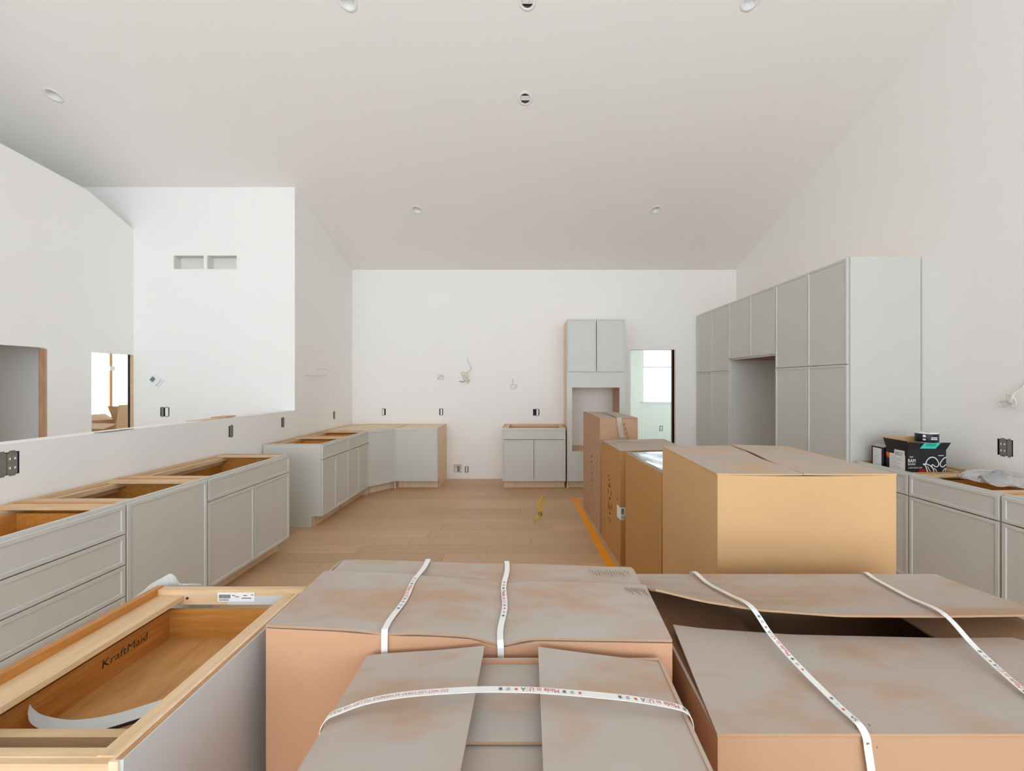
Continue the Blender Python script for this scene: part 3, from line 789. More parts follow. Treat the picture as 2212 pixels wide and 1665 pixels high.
# A: tall narrow carton at the far end of the row
qa = [(.686, 4.18), (1.07, 4.18), (1.02, 5.11), (.632, 5.11)]
ra, za = carton('tall narrow cardboard box with a peeling tape strip, farthest in the row', qa, 1.168, 'card_brown')
for k, (u0, u1) in enumerate(((0, .497), (.503, 1.0))):
    grid('flap', lambda u, v, u0=u0, u1=u1: (*lerp4(qa, u0 + (u1 - u0) * u, v), 1.168 + .004 * math.sin(3 * v + k)), 6, 8, .006, 'card_brown', ra)
def strip(pts, w, mat, name, parent, across):
    ups = [across] * len(pts); return Strap(name, pts, ups, w, None, mat=mat, parent=parent)
strip([(.845, 4.95, 1.174), (.86, 4.6, 1.176), (.872, 4.3, 1.178), (.878, 4.172, 1.174), (.880, 4.168, 1.12), (.893, 4.165, 1.04), (.905, 4.160, .975)], .05, 'tape_clear', 'tape', ra, (1, 0, 0))
for k in range(5):
    grid('torn_paper', lambda u, v, k=k: (.925 + k * .012 + .012 * u, 4.176 - .006 * math.sin(3 * u), 1.12 - k * .045 - .03 * v), 3, 3, .0015, 'card_tan', ra)
def xside(q, d): return q[0][0] + (q[3][0] - q[0][0]) * (d - q[0][1]) / (q[3][1] - q[0][1])
def side_marks(parent, q, d0, zlist, mat='ink'):
    for d, z, w, h in zlist:
        n_ = -.0015
        w, h = w * .7, h * .7
        p = [(xside(q, d) + n_, d, z), (xside(q, d - w) + n_, d - w, z), (xside(q, d - w) + n_, d - w, z + h), (xside(q, d) + n_, d, z + h)]
        mesh('printed_mark', p, [(0, 1, 2, 3)], mat, parent)
glyph = [(0, .62, .10, .02), (0, .55, .02, .06), (-.08, .55, .02, .06), (-.03, .50, .05, .03), (.0, .40, .02, .09), (-.09, .42, .018, .08), (-.03, .36, .06, .02), (-.04, .40, .02, .05), (-.06, .28, .02, .06), (0, .30, .03, .02)]
side_marks(ra, qa, 0, [(4.62 + a * 1.1, b + .02, w, h) for a, b, w, h in glyph] + [(4.60, .70, .06, .035), (5.0, 1.09, .03, .02), (4.5, 1.09, .03, .02)])
settle(ra)
# B: golden carton with a pale top flap
qb = [(.735, 3.44), (1.31, 3.46), (1.31, 4.10), (.69, 4.11)]
rb_, zb_ = carton('golden-brown cardboard box with a pale flat top and printed handling marks', qb, .958, 'card_gold')
for k, (u0, u1) in enumerate(((0, .55), (.555, 1.0))):
    grid('flap', lambda u, v, u0=u0, u1=u1, k=k: (*lerp4(qb, u0 + (u1 - u0) * u, -.01 + 1.01 * v), .958 + .006 * math.sin(2 * u) + .004 * k), 6, 6, .006, 'card_dusty', rb_)
side_marks(rb_, qb, 0, [(3.84 + a * 1.2, b * .95 - .02, w * 1.2, h * 1.1) for a, b, w, h in glyph] + [(3.84, .66, .05, .022), (3.82, .625, .05, .02), (3.79, .595, .05, .018), (3.56, .52, .03, .02), (4.02, .915, .02, .03), (3.82, .90, .02, .03)])
lbz0, lbz1 = .383, .486
lb1 = mesh('shipping_label', [(xside(qb, 3.54) - .002, 3.54, lbz0), (.733, 3.438, lbz0), (.79, 3.438, lbz0), (.79, 3.438, lbz1), (.733, 3.438, lbz1), (xside(qb, 3.54) - .002, 3.54, lbz1)],
           [(0, 1, 4, 5), (1, 2, 3, 4)], 'label', rb_)
for k in range(6): mesh('barcode_bar', [(.742 + .004 * k, 3.4365, .43), (.7445 + .004 * k, 3.4365, .43), (.7445 + .004 * k, 3.4365, .478), (.742 + .004 * k, 3.4365, .478)], [(0, 1, 2, 3)], 'ink', lb1)
for k in range(4): mesh('barcode_bar', [(.742, 3.4365, .39 + .008 * k), (.785, 3.4365, .39 + .008 * k), (.785, 3.4365, .393 + .008 * k), (.742, 3.4365, .393 + .008 * k)], [(0, 1, 2, 3)], 'ink', lb1)
settle(rb_)
# C: carton with wrinkled plastic on top
qc = [(.797, 2.545), (1.45, 2.545), (1.45, 3.30), (.745, 3.30)]
rc, zc_ = carton('low tan cardboard box with shiny wrinkled film on its top', qc, .972, 'card_gold')
for k, (u0, u1) in enumerate(((0, .5), (.505, 1.0))):
    grid('flap', lambda u, v, u0=u0, u1=u1: (*lerp4(qc, u0 + (u1 - u0) * u, v), .972), 4, 4, .006, 'card_dusty', rc)
grid('plastic_film', lambda u, v: (*lerp4(qc, .03 + .94 * u, .03 + .95 * v), .977 + .004 * math.sin(9 * v + 3 * math.sin(5 * u)) * math.sin(7 * u + 2)), 20, 20, .001, 'plastic', rc)
settle(rc)
# D: the big carton
qd = [(.80, 1.78), (1.572, 1.78), (1.562, 2.53), (.80, 2.53)]
def zd(x, y): return 1.137 - .006 * math.sin((x - .8) * 4.0) + .004 * (y - 1.78)
rd, _ = carton('large square tan cardboard box with loose top flaps, biggest of the row', qd, zd, 'card_tan')
def flapd(side):
    def fn(u, v):
        if side == 0:
            p = lerp4(qd, -.004 + u * (.481 + .055 * v), v); lift = .004 * u + .010 * u * v * v
        else:
            p = lerp4(qd, 1.004 - u * (.522 - .072 * v), v); lift = .002 * u + .016 * u * v
        return (p.x, p.y, zd(p.x, p.y) + lift + .003 * math.sin(11 * v + side) * u)
    return fn
for s in (0, 1): grid('flap', flapd(s), 12, 14, .006, 'card_tan', rd)
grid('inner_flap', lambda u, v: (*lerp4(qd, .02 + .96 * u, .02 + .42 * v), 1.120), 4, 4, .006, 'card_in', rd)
settle(rd)

def lin(pts, x):
    for (a, b), (c_, d2) in zip(pts, pts[1:]):
        if x <= c_: return b + (d2 - b) * max(0, (x - a) / (c_ - a))
    return pts[-1][1]
# F: strapped carton lying across, behind the front one
qf = [(-.67, 1.036), (.352, 1.036), (.352, 1.434), (-.67, 1.434)]
def zf(x, y):
    t = (y - 1.036) / .398
    fr = lin([(-.67, .918), (-.4, .905), (-.08, .888), (.1, .884), (.352, .880)], x) - .018 * math.exp(-((x + .08) / .05) ** 2) - .006 * math.exp(-((x + .37) / .05) ** 2)
    bk = lin([(-.67, .915), (.352, .888)], x)
    return fr + (bk - fr) * t
rf, _ = carton('wide cardboard box with two straps and a scuffed dusty top beside the open cabinet', qf, zf, 'card_pink')
def f_front(u, v):
    x = -.67 + 1.022 * u + (.004 * v if u > .9 else 0); yy = 1.036 + .294 * v - .035 * v * u
    return (x, yy, zf(min(x, .352), yy) + .003 + .004 * v + .004 * v * math.sin(9 * u))
def f_back(u, v):
    x = -.655 + 1.0 * u; yy = 1.434 - .2 * v
    return (x, yy, zf(x, yy) - .004 * v + .001 * math.sin(12 * u))
grid('flap', f_front, 40, 10, .006, 'card_dusty', rf)
grid('flap', f_back, 24, 6, .005, 'card_dusty', rf)
def fstrap(x0, dx):
    P, U = [], []
    for k in range(13):
        yy = 1.43 - .392 * k / 12; x = x0 + dx * k / 12 + .004 * math.sin(k)
        P.append((x, yy, zf(x, yy) + .010)); U.append((1, 0, 0))
    xe = x0 + dx
    for z in (.93, .84, .75, .6):
        P.append((xe, 1.031, min(z, zf(xe, 1.036) - .004))); U.append((1, 0, 0))
    P = [(x0, 1.442, .60), (x0, 1.442, .86)] + P; U = [(1, 0, 0)] * 2 + U
    return Strap('strap', P, U, .016, None, parent=rf)
s1 = fstrap(-.362, -.008); s1.made(.455, .0108); s2 = fstrap(-.089, .010); s2.made(.445, .0108)
for k in range(14):
    x_, y_ = .19 + .010 * k, 1.40 - .004 * (k % 3); z_ = zf(x_, y_) + .0035
    mesh('scuff_mark', [(x_, y_, z_), (x_ + .0025, y_, z_), (x_ + .004, y_ - .022 - .006 * (k % 4), z_ + .0004), (x_ + .002, y_ - .022 - .006 * (k % 4), z_ + .0004)], [(0, 1, 2, 3)], 'scuff', rf)
for k in range(9):
    x_, y_ = .285 + .007 * k, 1.275 - .003 * (k % 3); z_ = f_front((x_ + .67) / 1.022, .9)[2] + .002
    mesh('scuff_mark', [(x_, y_, z_), (x_ + .002, y_, z_), (x_ + .004, y_ - .025 - .008 * (k % 3), z_), (x_ + .002, y_ - .025 - .008 * (k % 3), z_)], [(0, 1, 2, 3)], 'scuff', rf)
settle(rf)

# H: front carton with two long flaps and a strap across
qh = [(-.405, .44), (.315, .44), (.315, 1.015), (-.405, 1.015)]
rh_, _ = carton('cardboard box with a single strap across two raised top flaps', qh, .858, 'card_pink')
def h_left(u, v): return (-.408 + (.286 + .004 * v) * u, .44 + .578 * v, .862 + .022 * u ** 1.6 * (.55 + .45 * v) + .004 * math.sin(5 * v) * u - (.006 * (1 - u) ** 8))
def h_right(u, v): return (.318 - (.296 + .008 * v) * u, .44 + .576 * v - .012 * (1 - u) * v, .852 + .030 * u ** 1.3 * (.55 + .45 * v) + .003 * math.sin(4 * v + 1) * u - .004 * (1 - u) ** 8)
grid('flap', h_left, 14, 16, .006, 'card_dusty', rh_); grid('flap', h_right, 14, 16, .006, 'card_dusty', rh_)
grid('inner_flap', lambda u, v: (-.39 + .69 * u, .785 + .222 * v, .846 - .004 * v), 8, 6, .006, 'card_dusty', rh_)
grid('inner_flap', lambda u, v: (-.39 + .69 * u, .45 + .36 * v, .832 + .004 * v), 8, 6, .006, 'card_dusty', rh_)
P = [(.322, .828, .80), (.321, .83, .845), (.312, .834, .864), (.28, .838, .873), (.18, .842, .886), (.03, .845, .897), (-.05, .845, .9), (-.13, .844, .9), (-.25, .842, .893), (-.33, .837, .883), (-.38, .826, .873), (-.406, .815, .866), (-.414, .806, .84), (-.415, .8, .78)]
P = catmull(P, 5)
sh = Strap('strap', P, [(0, -1, 0)] * len(P), .016, None, parent=rh_)
sh.made(.040, .0107); sh.made(.285, .0107)
sh.text('DO NOT USE STRAP AS HANDLE TO LIFT OR PULL', .555, .0075, 'print_pink')
settle(rh_)

# G: wide carton with bowed-open flaps
ZG = .80
qg = [(.385, .856), (1.53, .856), (1.53, 1.565), (.392, 1.565)]
rg, _ = carton('wide strapped cardboard box with bowed flaps standing open over a dark gap', qg, ZG, 'card_dusty')
def g_back(u, v):
    x = .362 + (1.535 - .362) * u
    lift = lin([(.362, .122), (.5, .088), (.667, .062), (.9, .045), (1.2, .043), (1.54, .048)], x)
    return (x, 1.567 - .357 * v, ZG + .002 + lift * v ** 1.5)
def g_front(u, v):
    x = .383 + .03 * v * (1 - u) + (1.532 - .383 - .03 * v * (1 - u)) * u
    lift = lin([(.38, .022), (.5, .006), (.76, -.012), (1.2, -.022), (1.54, -.020)], x)
    return (x, .854 + .356 * v, ZG + .002 + lift * v ** 1.4)
grid('flap', g_back, 30, 10, .006, 'card_dusty', rg); grid('flap', g_front, 30, 10, .006, 'card_dusty', rg)
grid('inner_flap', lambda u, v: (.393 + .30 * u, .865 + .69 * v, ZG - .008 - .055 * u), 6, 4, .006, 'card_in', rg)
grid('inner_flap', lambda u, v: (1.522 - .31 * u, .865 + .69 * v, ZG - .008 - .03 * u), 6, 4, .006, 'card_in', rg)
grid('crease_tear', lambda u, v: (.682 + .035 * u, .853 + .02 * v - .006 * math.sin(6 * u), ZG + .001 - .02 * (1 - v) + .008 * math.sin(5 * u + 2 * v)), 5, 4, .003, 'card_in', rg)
def gstrap(pts):
    C = catmull(pts, 6); return Strap('strap', C, [(-1, 0, 0)] * len(C), .016, None, parent=rg)
s3 = gstrap([(.705, .842, .50), (.70, .846, .68), (.692, .848, .765), (.688, .86, .808), (.68, .92, .812), (.665, 1.02, .822), (.65, 1.12, .842), (.64, 1.21, .874), (.63, 1.32, .851), (.617, 1.45, .824), (.61, 1.565, .812), (.61, 1.575, .75), (.61, 1.575, .5)])
s3.text('Made in USA', .10, .009, 'red'); s3.text('SA', .325, .009, 'blueprint'); s3.star(.357, .005, 'red'); s3.star(.372, .005, 'trimstrip'); s3.star(.387, .005, 'blueprint'); s3.made(.47)
s4 = gstrap([(1.125, .846, .5), (1.125, .848, .76), (1.128, .86, .806), (1.15, .964, .808), (1.185, 1.1, .82), (1.205, 1.21, .853), (1.225, 1.34, .832), (1.25, 1.5, .814), (1.262, 1.566, .808), (1.264, 1.576, .75), (1.264, 1.576, .5)])
s4.made(.385)
settle(rg)

# ------------------------------------------------------------------ the open cabinet in front
oc = thing('open_cabinet', 'open cabinet without a worktop, grey outer side, a branded drawer inside', 'cabinet', (-.95, 1.01, 0))
Y0, Y1 = .715, 1.305
board(oc, 'side_panel', -1.187, -1.167, Y0, Y1, 0, .888, 'honey_y')
board(oc, 'side_panel', -.736, -.7195, Y0, Y1, 0, .872, 'raw'); board(oc, 'finished_side', -.7194, -.7135, Y0 + .004, Y1, 0, .872, 'grey_dark')
for k in range(3): board(oc, 'ply_edge', -.7275 + .004 * k, -.7258 + .004 * k, Y0 + .004, Y1, .872, .8728, 'honey_y')
board(oc, 'back_panel', -1.167, -.736, Y0, Y0 + .012, 0, .868, 'maple')
board(oc, 'back_rail', -1.167, -.768, Y0 + .0121, Y0 + .030, .79, .870, 'maple')
board(oc, 'side_brace', -1.1669, -1.087, Y0 + .03, 1.283, .852, .866, 'maple_y')
board(oc, 'side_brace', -.768, -.7361, Y0 + .0121, 1.283, .858, .872, 'maple_y')
rl = board(oc, 'face_frame_rail', -1.187, -.7135, 1.2845, 1.305, .838, .884, 'maple')
board(oc, 'overspray_patch', -.95, -.736, 1.2835, 1.2843, .838, .866, 'trimstrip')
board(oc, 'face_frame_rail', -1.187, -.7135, 1.2845, 1.305, .60, .66, 'grey')
for x in (-1.075, -.755): lathe('screw_hole', [(.0001, 0), (.004, 0), (.004, .001)], 'ink', oc, 10).location = (0, 0, 0)
for o_, x in zip([c2 for c2 in oc.children if c2.name.startswith('screw_hole')], (-1.075, -.755)):
    o_.rotation_euler = (R90, 0, 0); o_.location = (x, 1.2832, .858)
lab = board(oc, 'barcode_label', -.98, -.865, 1.2826, 1.2834, .848, .876, 'label')
for k in range(9): mesh('barcode_bar', [(-.975 + .004 * k, 1.2824, .858), (-.9725 + .004 * k, 1.2824, .858), (-.9725 + .004 * k, 1.2824, .87), (-.975 + .004 * k, 1.2824, .87)], [(0, 1, 2, 3)], 'ink', lab)
for a, b, w in ((-.935, .866, .01), (-.925, .862, .012), (-.905, .858, .03), (-.90, .866, .012), (-.875, .868, .006), (-.975, .852, .03)):
    mesh('print_line', [(a, 1.2824, b), (a + w, 1.2824, b), (a + w, 1.2824, b + .0022), (a, 1.2824, b + .0022)], [(0, 1, 2, 3)], 'ink', lab)
board(oc, 'door', -1.184, -.7165, 1.3055, 1.317, .114, .80, 'grey')
# the drawer
dr = board(oc, 'drawer_bottom', -1.118, -.785, .818, 1.281, .735, .743, 'plyfloor')
sd = board(oc, 'drawer_side', -1.132, -1.1181, .818, 1.281, .733, .828, 'honey_y')
board(oc, 'drawer_side', -.7849, -.772, .818, 1.281, .733, .828, 'honey_y')
board(oc, 'drawer_back', -1.118, -.785, .818, .838, .7431, .826, 'maple'); board(oc, 'drawer_front', -1.118, -.785, 1.270, 1.281, .7431, .828, 'honey')
flat_text('KraftMaid', (-1.1172, 1.07, .786), (0, 1, .0), (0, .12, 1), .021, 'burn', sd, width=.125)
settle(oc)
# thin strip lying in the drawer
def pz(x, y, z): d = (CH - z) * F / (y - VY); return Vector(((x - VX) / F * d, d, z))
C = catmull([(-1.110, .91, .818), (-1.104, .908, .803), (-1.083, .906, .786), (-1.02, .905, .772), (-.951, .915, .774), (-.88, .93, .787), (-.80, .945, .806)], 7)
st = Strap('trim_strip', C, [(0, 1, .25)] * len(C), .034, 'pale grey flexible trim strip curling up inside the open drawer', 'trim strip', mat='trimstrip')
for i_, vv in enumerate(st.o.data.vertices):                 # the curled end runs out to a point
    k_ = min(1.0, .05 + (i_ // 4) / 24); c0 = C[i_ // 4]; vv.co = c0 + (vv.co - c0) * k_
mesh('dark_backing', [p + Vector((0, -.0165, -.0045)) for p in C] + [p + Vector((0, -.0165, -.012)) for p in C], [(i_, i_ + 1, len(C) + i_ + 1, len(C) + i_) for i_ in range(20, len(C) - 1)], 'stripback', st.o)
# plastic wrap caught behind the cabinet
WP = [(-1.30, .815), (-1.28, .84), (-1.22, .886), (-1.17, .914), (-1.145, .906), (-1.13, .888), (-1.08, .881), (-1.0, .872)]
pw = grid('plastic_wrap', lambda u, v: (-1.30 + .30 * u, 1.318 + .05 * (1 - abs(2 * v - 1)) * (1 - .6 * u) + .006 * math.sin(21 * u + 5 * v) + .006, .52 + (lin(WP, -1.30 + .30 * u) - .52) * v + .003 * math.sin(30 * u + 9 * v) * v * (1 - v)), 40, 14, .0008, 'plastic')
tag(pw, 'crumpled clear plastic wrap bunched behind the open cabinet', 'plastic wrap')

# ------------------------------------------------------------------ things on the floor and walls
def tape_x(d): return .553 + (.652 - .553) * (5.4 - d) / (5.4 - 3.44)
ft = grid('floor_tape', lambda u, v: (tape_x(5.4 - 3.9 * v) - .036 + .072 * u, 5.4 - 3.9 * v, .0022), 1, 20, .0012, 'orange')
tag(ft, 'long orange tape strip on the floor beside the row of cartons', 'tape')
ft2 = grid('floor_tape', lambda u, v: (.50 + .42 * u, 5.43 - .065 * v, .0036), 2, 1, .0012, 'orange')
tag(ft2, 'short orange tape strip across the end of the long one', 'tape')
yb = pz(1157, 1125, 0.0)
def yp(x, y, dd=0): p = PX(x, y, yb.y + dd); return p
yc = thing('yellow_cable', 'yellow electrical cable looped upright out of the wood floor', 'cable', yb)
tube('cable', [(yb.x, yb.y, .004), yp(1157, 1120), yp(1162, 1114), yp(1166, 1108), yp(1164, 1098), yp(1161, 1086), yp(1158.5, 1074)], .0075, 'yellow', yc)
tube('cable', [yp(1162, 1120, -.01), yp(1167, 1110, -.01), yp(1165, 1098), yp(1167, 1084), yp(1171, 1074), yp(1174.5, 1072), yp(1174, 1082, .01), yp(1171, 1098, .01), yp(1168, 1108)], .0075, 'yellow', yc)
tube('knot', [yp(1163, 1108, -.012), yp(1168, 1106, -.018), yp(1170, 1112, -.01), yp(1165, 1114, .01), yp(1163, 1108, -.012)], .008, 'brass', yc)
settle(yc)

def wire(label, pts, d, r=.005, mat='wire_cream', depth=None, name='wall_cable'):
    P = [PX(x, y, d - (depth[k] if depth else .03)) for k, (x, y) in enumerate(pts)]
    P[0].y = d; o = tube(name, P, r, mat); tag(o, label, 'cable'); return o
wire('small coil of cream cable left on the back wall above the one-door cabinet', [(958, 811), (950, 813), (945, 818), (952, 819.5), (958, 817), (957, 811), (948, 809.5), (944, 810.5)], BACK, .0045)
wc = wire('tangled cream cables hanging from the back wall over the range gap', [(1009.5, 773), (1011, 780), (1015, 789), (1017.5, 796), (1013, 802), (1005, 804.5), (998, 804), (996, 808), (1002, 814), (1006, 821), (1011, 829)], BACK, .005, depth=[0, .02, .03, .04, .05, .05, .05, .06, .06, .06, .06])
for k, pts in enumerate([[(1004, 806), (1000, 812), (1004, 822), (1012, 822), (1016, 822.5)], [(1008, 806), (1011, 812), (1007, 816), (1012, 820), (1011, 828)], [(1002, 812), (1006, 811), (1011, 818), (1015, 823)]]):
    tube('cable_strand', [PX(x, y, BACK - .06 - .01 * k) for x, y in pts], .005, 'wire_cream', wc)
tube('cable_lead', [PX(x, y, BACK - .05) for x, y in ((1006, 822), (1002, 824), (998, 824.5), (992, 823))], .004, 'ink', wc)
wire('small loop of cream cable on the back wall above the two-door cabinet', [(1106.5, 818.5), (1108, 824), (1106.5, 831), (1103, 834), (1105, 839), (1112, 837), (1117, 833), (1115, 831), (1107, 831)], BACK, .0045)
def lwire(pts, dep):
    out = []
    for (x, y), e in zip(pts, dep):
        X = LW + e; d = X * F / (x - VX); out.append((X, d, CH - (y - VY) / F * d))
    return out
o = tube('wall_cable', lwire([(657, 812), (664, 811), (675, 811.5), (690, 812), (703, 812), (708, 807), (708, 800), (698, 797), (687, 799.5)], [0, .03, .05, .06, .07, .08, .07, .06, .05]), .005, 'wire')
tag(o, 'loose white cable curling out of the left wall', 'cable')
def rwire(pts, dep):
    out = []
    for (x, y), e in zip(pts, dep):
        d = 2.9
        for _ in range(12): d = (RW(d) - e) * F / (x - VX)
        out.append((RW(d) - e, d, CH - (y - VY) / F * d))
    return out
o = tube('wall_cable', rwire([(2216, 826), (2210, 836), (2199, 844), (2190, 850), (2185, 860), (2181, 869)], [0, .02, .03, .04, .05, .05]), .006, 'wire')
tag(o, 'white cable coiled on the right wall above the outlet box', 'cable')
tube('coil', rwire([(2176, 868), (2171, 866), (2163, 866), (2158, 871), (2162, 877), (2170, 878), (2174, 873), (2180, 871), (2187, 871)], [.03] * 9), .006, 'wire', o)
tube('coil', rwire([(2179, 869), (2176, 856), (2178, 851), (2187, 856), (2194, 866), (2193, 874), (2188, 872), (2188, 878), (2192, 880)], [.04] * 9), .006, 'wire', o)

# slips of wood left on the half wall
def ledge(x): d = (LW - .07) * F / (x - VX); return d
d0, d1 = ledge(412), ledge(490)
for k, (a, b, dx, lb) in enumerate([(d0, d1 - .02, 0, 'thin wood shim lying flat on the half wall'), (d0 + .25, d1 + .04, .015, 'darker wood shim stacked on the flat shim')]):
    s_ = prism('wood_shim', [(LW - .11 + dx, a, HWZ + .001 + .006 * k), (LW - .02 + dx * .4, a + .08, HWZ + .001 + .006 * k), (LW - .02 + dx * .4, b, HWZ + .001 + .006 * k), (LW - .10 + dx, b, HWZ + .001 + .006 * k)], (0, 0, .006 + .004 * k), 'maple_y' if k == 0 else 'jamb')
    tag(s_, lb, 'shim')
dch = LW * F / (252 - VX)
ch = prism('drywall_chip', [(LW - .03, dch - .12, HWZ + .0005), (LW + .003, dch - .10, HWZ + .0005), (LW + .003, dch + .12, HWZ + .0005), (LW - .03, dch + .1, HWZ + .0005)], (0, 0, .004), 'device')
tag(ch, 'grey drywall chip on the edge of the half wall', 'debris')

# open carton in the hall bedroom
hb = thing('moving_box', 'open cardboard box with raised flaps seen through the hall doorway', 'box', (-5.72, 5.62, -.19))
qm = [(-6.05, 5.42), (-5.35, 5.30), (-5.27, 5.75), (-5.97, 5.87)]
shell('body', qm, -.19, lambda x, y: 1.0, 'card_lit', hb)
def hinge(name, a, b, dvec, mat='card_lit'):
    a, b, dv = Vector(a), Vector(b), Vector(dvec)
    n_ = (b - a).cross(dv).normalized() * .006
    v = [a, b, b + dv, a + dv]; v += [p + n_ for p in v]; mesh(name, v, BF, mat, hb)
hinge('flap', (-6.05, 5.42, 1.0), (-5.35, 5.30, 1.0), (.0, -.16, -.05))
hinge('flap', (-5.97, 5.87, 1.0), (-5.27, 5.75, 1.0), (.03, -.10, .20))
hinge('flap', (-5.27, 5.75, 1.0), (-5.35, 5.30, 1.0), (.03, .0, .24))
hinge('flap', (-6.05, 5.42, 1.0), (-5.97, 5.87, 1.0), (-.14, .02, .08))
settle(hb)

# ------------------------------------------------------------------ things on the right-hand cabinets
def black_box(label, q, z0, z1):
    r = thing('tape_carton', label, 'box', (sum(p[0] for p in q) / 4, sum(p[1] for p in q) / 4, z0))
    shell('body', q, z0, lambda x, y: z1, 'black', r, t=.004, n=2)
    return r
def fl(r, name, a, b, dv, mat):
    a, b, dv = Vector(a), Vector(b), Vector(dv); n_ = (b - a).cross(dv).normalized() * .003
    v = [a, b, b + dv * 1.0 + (b - a) * .06, a + dv - (b - a) * .06]; v += [p + n_ for p in v]; return mesh(name, v, BF, mat, r)
ZS = H - .002
# nearer box
q1 = [(2.778, 3.05), (3.068, 3.055), (3.06, 3.255), (2.79, 3.25)]
Z0, Z1 = .7475, 1.034
b1 = black_box('black printed tape carton with a white horned emblem and a teal label', q1, Z0, Z1)
fa, fb = Vector((2.778, 3.05, Z1)), Vector((3.068, 3.055, Z1))
ff = fl(b1, 'flap', fa, fb, (.004, -.012, .052), 'black')
fl(b1, 'flap', (2.79, 3.25, Z1), (2.778, 3.05, Z1), (-.012, 0, .062), 'black')
fl(b1, 'flap', (3.068, 3.055, Z1), (3.06, 3.255, Z1), (-.10, .0, .03), 'card_tan')
fl(b1, 'flap', (3.06, 3.255, Z1), (2.79, 3.25, Z1), (0, .012, .07), 'card_tan')
UF = (fb - fa).normalized(); KZ = .29 / 940
def face(x, y, e=.0012): return fa + UF * ((x - 1060) * KZ) + Vector((0, -e, -(y - 590) * KZ * 1.02))
def stroke(pts, w, mat, name='emblem_line'):
    C = catmull([face(x, y) for x, y in pts], 5); v, f = [], []
    for i, p in enumerate(C):
        t = (C[min(i + 1, len(C) - 1)] - C[max(i - 1, 0)]).normalized(); n_ = t.cross(Vector((0, 1, 0))).normalized()
        v += [p + n_ * w / 2, p - n_ * w / 2]
    for i in range(len(C) - 1): f.append((2 * i, 2 * i + 1, 2 * i + 3, 2 * i + 2))
    mesh(name, v, f, mat, b1)
LWD = .0072
stroke([(1500, 935), (1525, 855), (1590, 790), (1660, 772), (1735, 795), (1790, 860), (1818, 930), (1795, 985), (1745, 998), (1695, 965), (1655, 950), (1645, 995), (1670, 1015)], LWD, 'label')
stroke([(2000, 775), (1940, 800), (1885, 865), (1850, 930), (1870, 985), (1925, 1000), (1965, 965), (2000, 950)], LWD, 'label')
stroke([(1430, 932), (1520, 935), (1605, 970), (1665, 1030), (1695, 1100), (1690, 1180)], LWD, 'label')
stroke([(1430, 932), (1495, 970), (1520, 1050), (1555, 1130), (1610, 1195)], LWD, 'label')
stroke([(1545, 985), (1575, 1050), (1620, 1110)], LWD * .7, 'label')
stroke([(1690, 1030), (1735, 1060), (1770, 1120), (1790, 1190)], LWD * .8, 'label')
stroke([(1975, 1030), (1940, 1070), (1900, 1130), (1885, 1190)], LWD * .8, 'label')
stroke([(1995, 1030), (1975, 1100), (1985, 1180)], LWD * .7, 'label')
mesh('emblem_patch', [face(x, y, .0009) for x, y in ((1330, 1060), (1450, 1045), (1600, 1100), (1740, 1110), (1860, 1130), (1985, 1110), (1985, 1230), (1330, 1230))], [tuple(range(8))], 'rust', b1)
[flat_text('RAM', face(1068 + e_, 892), UF, (0, 0, 1), .026, 'label', b1, width=.055) for e_ in (0, 4)]; flat_text('BOARD', face(1068, 958), UF, (0, 0, 1), .0155, 'label', b1, width=.055)
flat_text('14-DAY EDGE TAPE', face(1068, 1035), UF, (0, 0, 1), .010, 'label', b1, width=.105)
stroke([(1110, 778), (1120, 755), (1140, 762), (1152, 785), (1165, 762), (1185, 755), (1192, 775)], .003, 'label')
mesh('printed_mark', [face(x, y) for x, y in ((1805, 742), (1938, 742), (1938, 728), (1805, 728))], [(0, 1, 2, 3)], 'label', b1)
tl = mesh('teal_label', [face(x, y, e) for x, y, e in ((1335, 565, .007), (1720, 570, .007), (1815, 425, .0175), (1420, 430, .0175))], [(0, 1, 2, 3)], 'teal', b1)
for k in range(7): mesh('label_bar', [face(1460 + 36 * k + dx, y, e) for dx, y, e in ((0, 510, .0125), (18, 510, .0125), (42, 440, .0175), (24, 440, .0175))], [(0, 1, 2, 3)], 'teal_dark', tl)
# paper on the box sides that face the room
def side_label(root, q, d0, d1, z0, z1, seed):
    rnd = random.Random(seed); e = .0015
    P = lambda d, z, k=1: Vector((xside(q, d) - e * k, d, z))
    o = mesh('paper_label', [P(d0, z0), P(d1, z0), P(d1, z1), P(d0, z1)], [(0, 1, 2, 3)], 'label', root)
    for k in range(7):
        z = z1 - .018 - k * (z1 - z0) / 9; a = d0 - (d0 - d1) * .08; b = d0 - (d0 - d1) * rnd.uniform(.4, .92)
        mesh('print_line', [P(a, z, 1.6), P(b, z, 1.6), P(b, z + .0022, 1.6), P(a, z + .0022, 1.6)], [(0, 1, 2, 3)], 'steel_print', o)
side_label(b1, q1, 3.215, 3.07, .86, .985, 1); side_label(b1, q1, 3.17, 3.075, .985, 1.018, 2)
mesh('printed_mark', [Vector((xside(q1, d) - .0012, d, z)) for d, z in ((3.247, .985), (3.23, .99), (3.217, .98), (3.217, .945), (3.235, .945), (3.246, .96))], [tuple(range(6))], 'orange_print', b1)
settle(b1)
q2 = [(2.792, 3.275), (3.04, 3.275), (3.04, 3.40), (2.80, 3.40)]
b2 = black_box('black tape carton with a paper label, beside the tall pantry side', q2, Z0, 1.012)
fl(b2, 'flap', (3.04, 3.275, 1.012), (3.04, 3.40, 1.012), (.02, 0, .03), 'card_tan'); fl(b2, 'flap', (2.80, 3.40, 1.012), (2.792, 3.275, 1.012), (.05, 0, .012), 'card_tan')
side_label(b2, q2, 3.385, 3.295, .86, 1.0, 3); settle(b2)
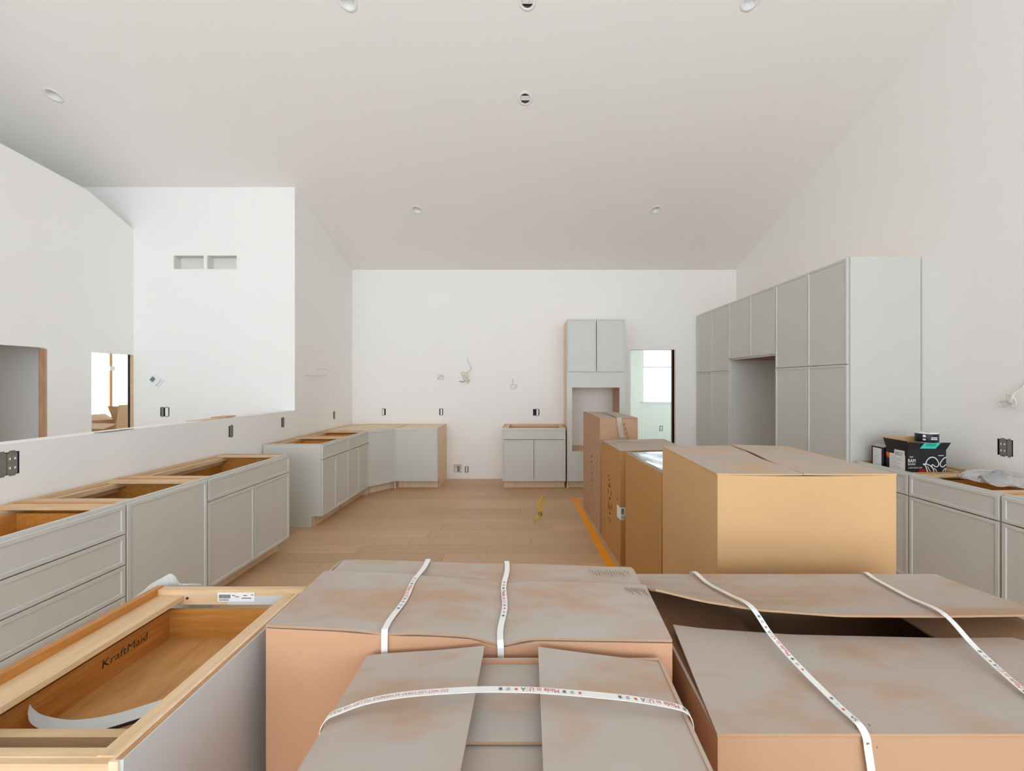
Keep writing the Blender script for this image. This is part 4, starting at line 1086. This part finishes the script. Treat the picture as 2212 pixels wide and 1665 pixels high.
# roll of tape on top
rt = thing('tape_roll', 'thick roll of tape with a black printed wrapper on the black carton', 'tape roll', (3.02, 3.155, 1.075))
lathe('tape', [(.030, 0), (.067, 0), (.068, .006), (.068, .069), (.067, .075), (.030, .075), (.030, 0)], 'strap', rt, 36)
lathe('wrapper', [(.0686, .004), (.0690, .005), (.0690, .066), (.0686, .067)], 'black', rt, 36); lathe('core', [(.0298, .001), (.027, .001), (.027, .074), (.0298, .074)], 'card_tan', rt, 30)
def on_roll(a0, a1, z0, z1, mat):
    A_ = [math.radians(a) for a in (a0, a1)]; mesh('printed_mark', [(.0698 * math.cos(a), .0698 * math.sin(a), z) for a, z in ((A_[0], z0), (A_[1], z0), (A_[1], z1), (A_[0], z1))], [(0, 1, 2, 3)], mat, rt)
for a0, a1, z0, z1 in ((-152, -138, .042, .06), (-152, -138, .018, .03), (-112, -102, .036, .044), (-101, -90, .036, .044), (-89, -80, .036, .044), (-114, -103, .024, .032), (-102, -92, .024, .032), (-91, -78, .024, .032), (-52, -46, .05, .058), (-52, -46, .034, .042)): on_roll(a0, a1, z0, z1, 'label')
# bag of hardware
def bagfn(u, v):
    a = 2 * math.pi * u; t = math.pi / 2 * v; rr = math.cos(t) ** .7
    w = 1 + .10 * math.sin(5 * a + 1) + .07 * math.sin(9 * a + 4 * v)
    return (3.07 + .21 * rr * w * math.cos(a) * .9, 2.70 + .185 * rr * w * math.sin(a), .885 + .06 * math.sin(t) * (1 + .15 * math.sin(4 * a + 6 * v)) + .006 * math.sin(11 * a + 9 * v) * rr)
hb2 = thing('hardware_bag', 'clear plastic bag of hardware lying on the open cabinet', 'bag', (3.07, 2.70, .878))
grid('bag', bagfn, 48, 14, .0006, 'bag', hb2)
for k, (x, y, z, m, sx, sy, sz) in enumerate([(2.97, 2.70, 0.913, 'blue', .05, .022, .014), (3.06, 2.72, 0.928, 'blue', .06, .03, .012), (3.10, 2.66, 0.926, 'chrome', .05, .02, .014), (3.0, 2.64, 0.908, 'blue', .04, .02, .012), (3.14, 2.70, 0.921, 'chrome', .03, .03, .012)]):
    grid('hardware_packet', lambda u, v: (x - sx + 2 * sx * u, y - sy + 2 * sy * v, z + sz * math.sin(math.pi * u) * math.sin(math.pi * v) + .006 * math.sin(9 * u + 7 * v + k)), 8, 8, .006, m, hb2)
settle(hb2)
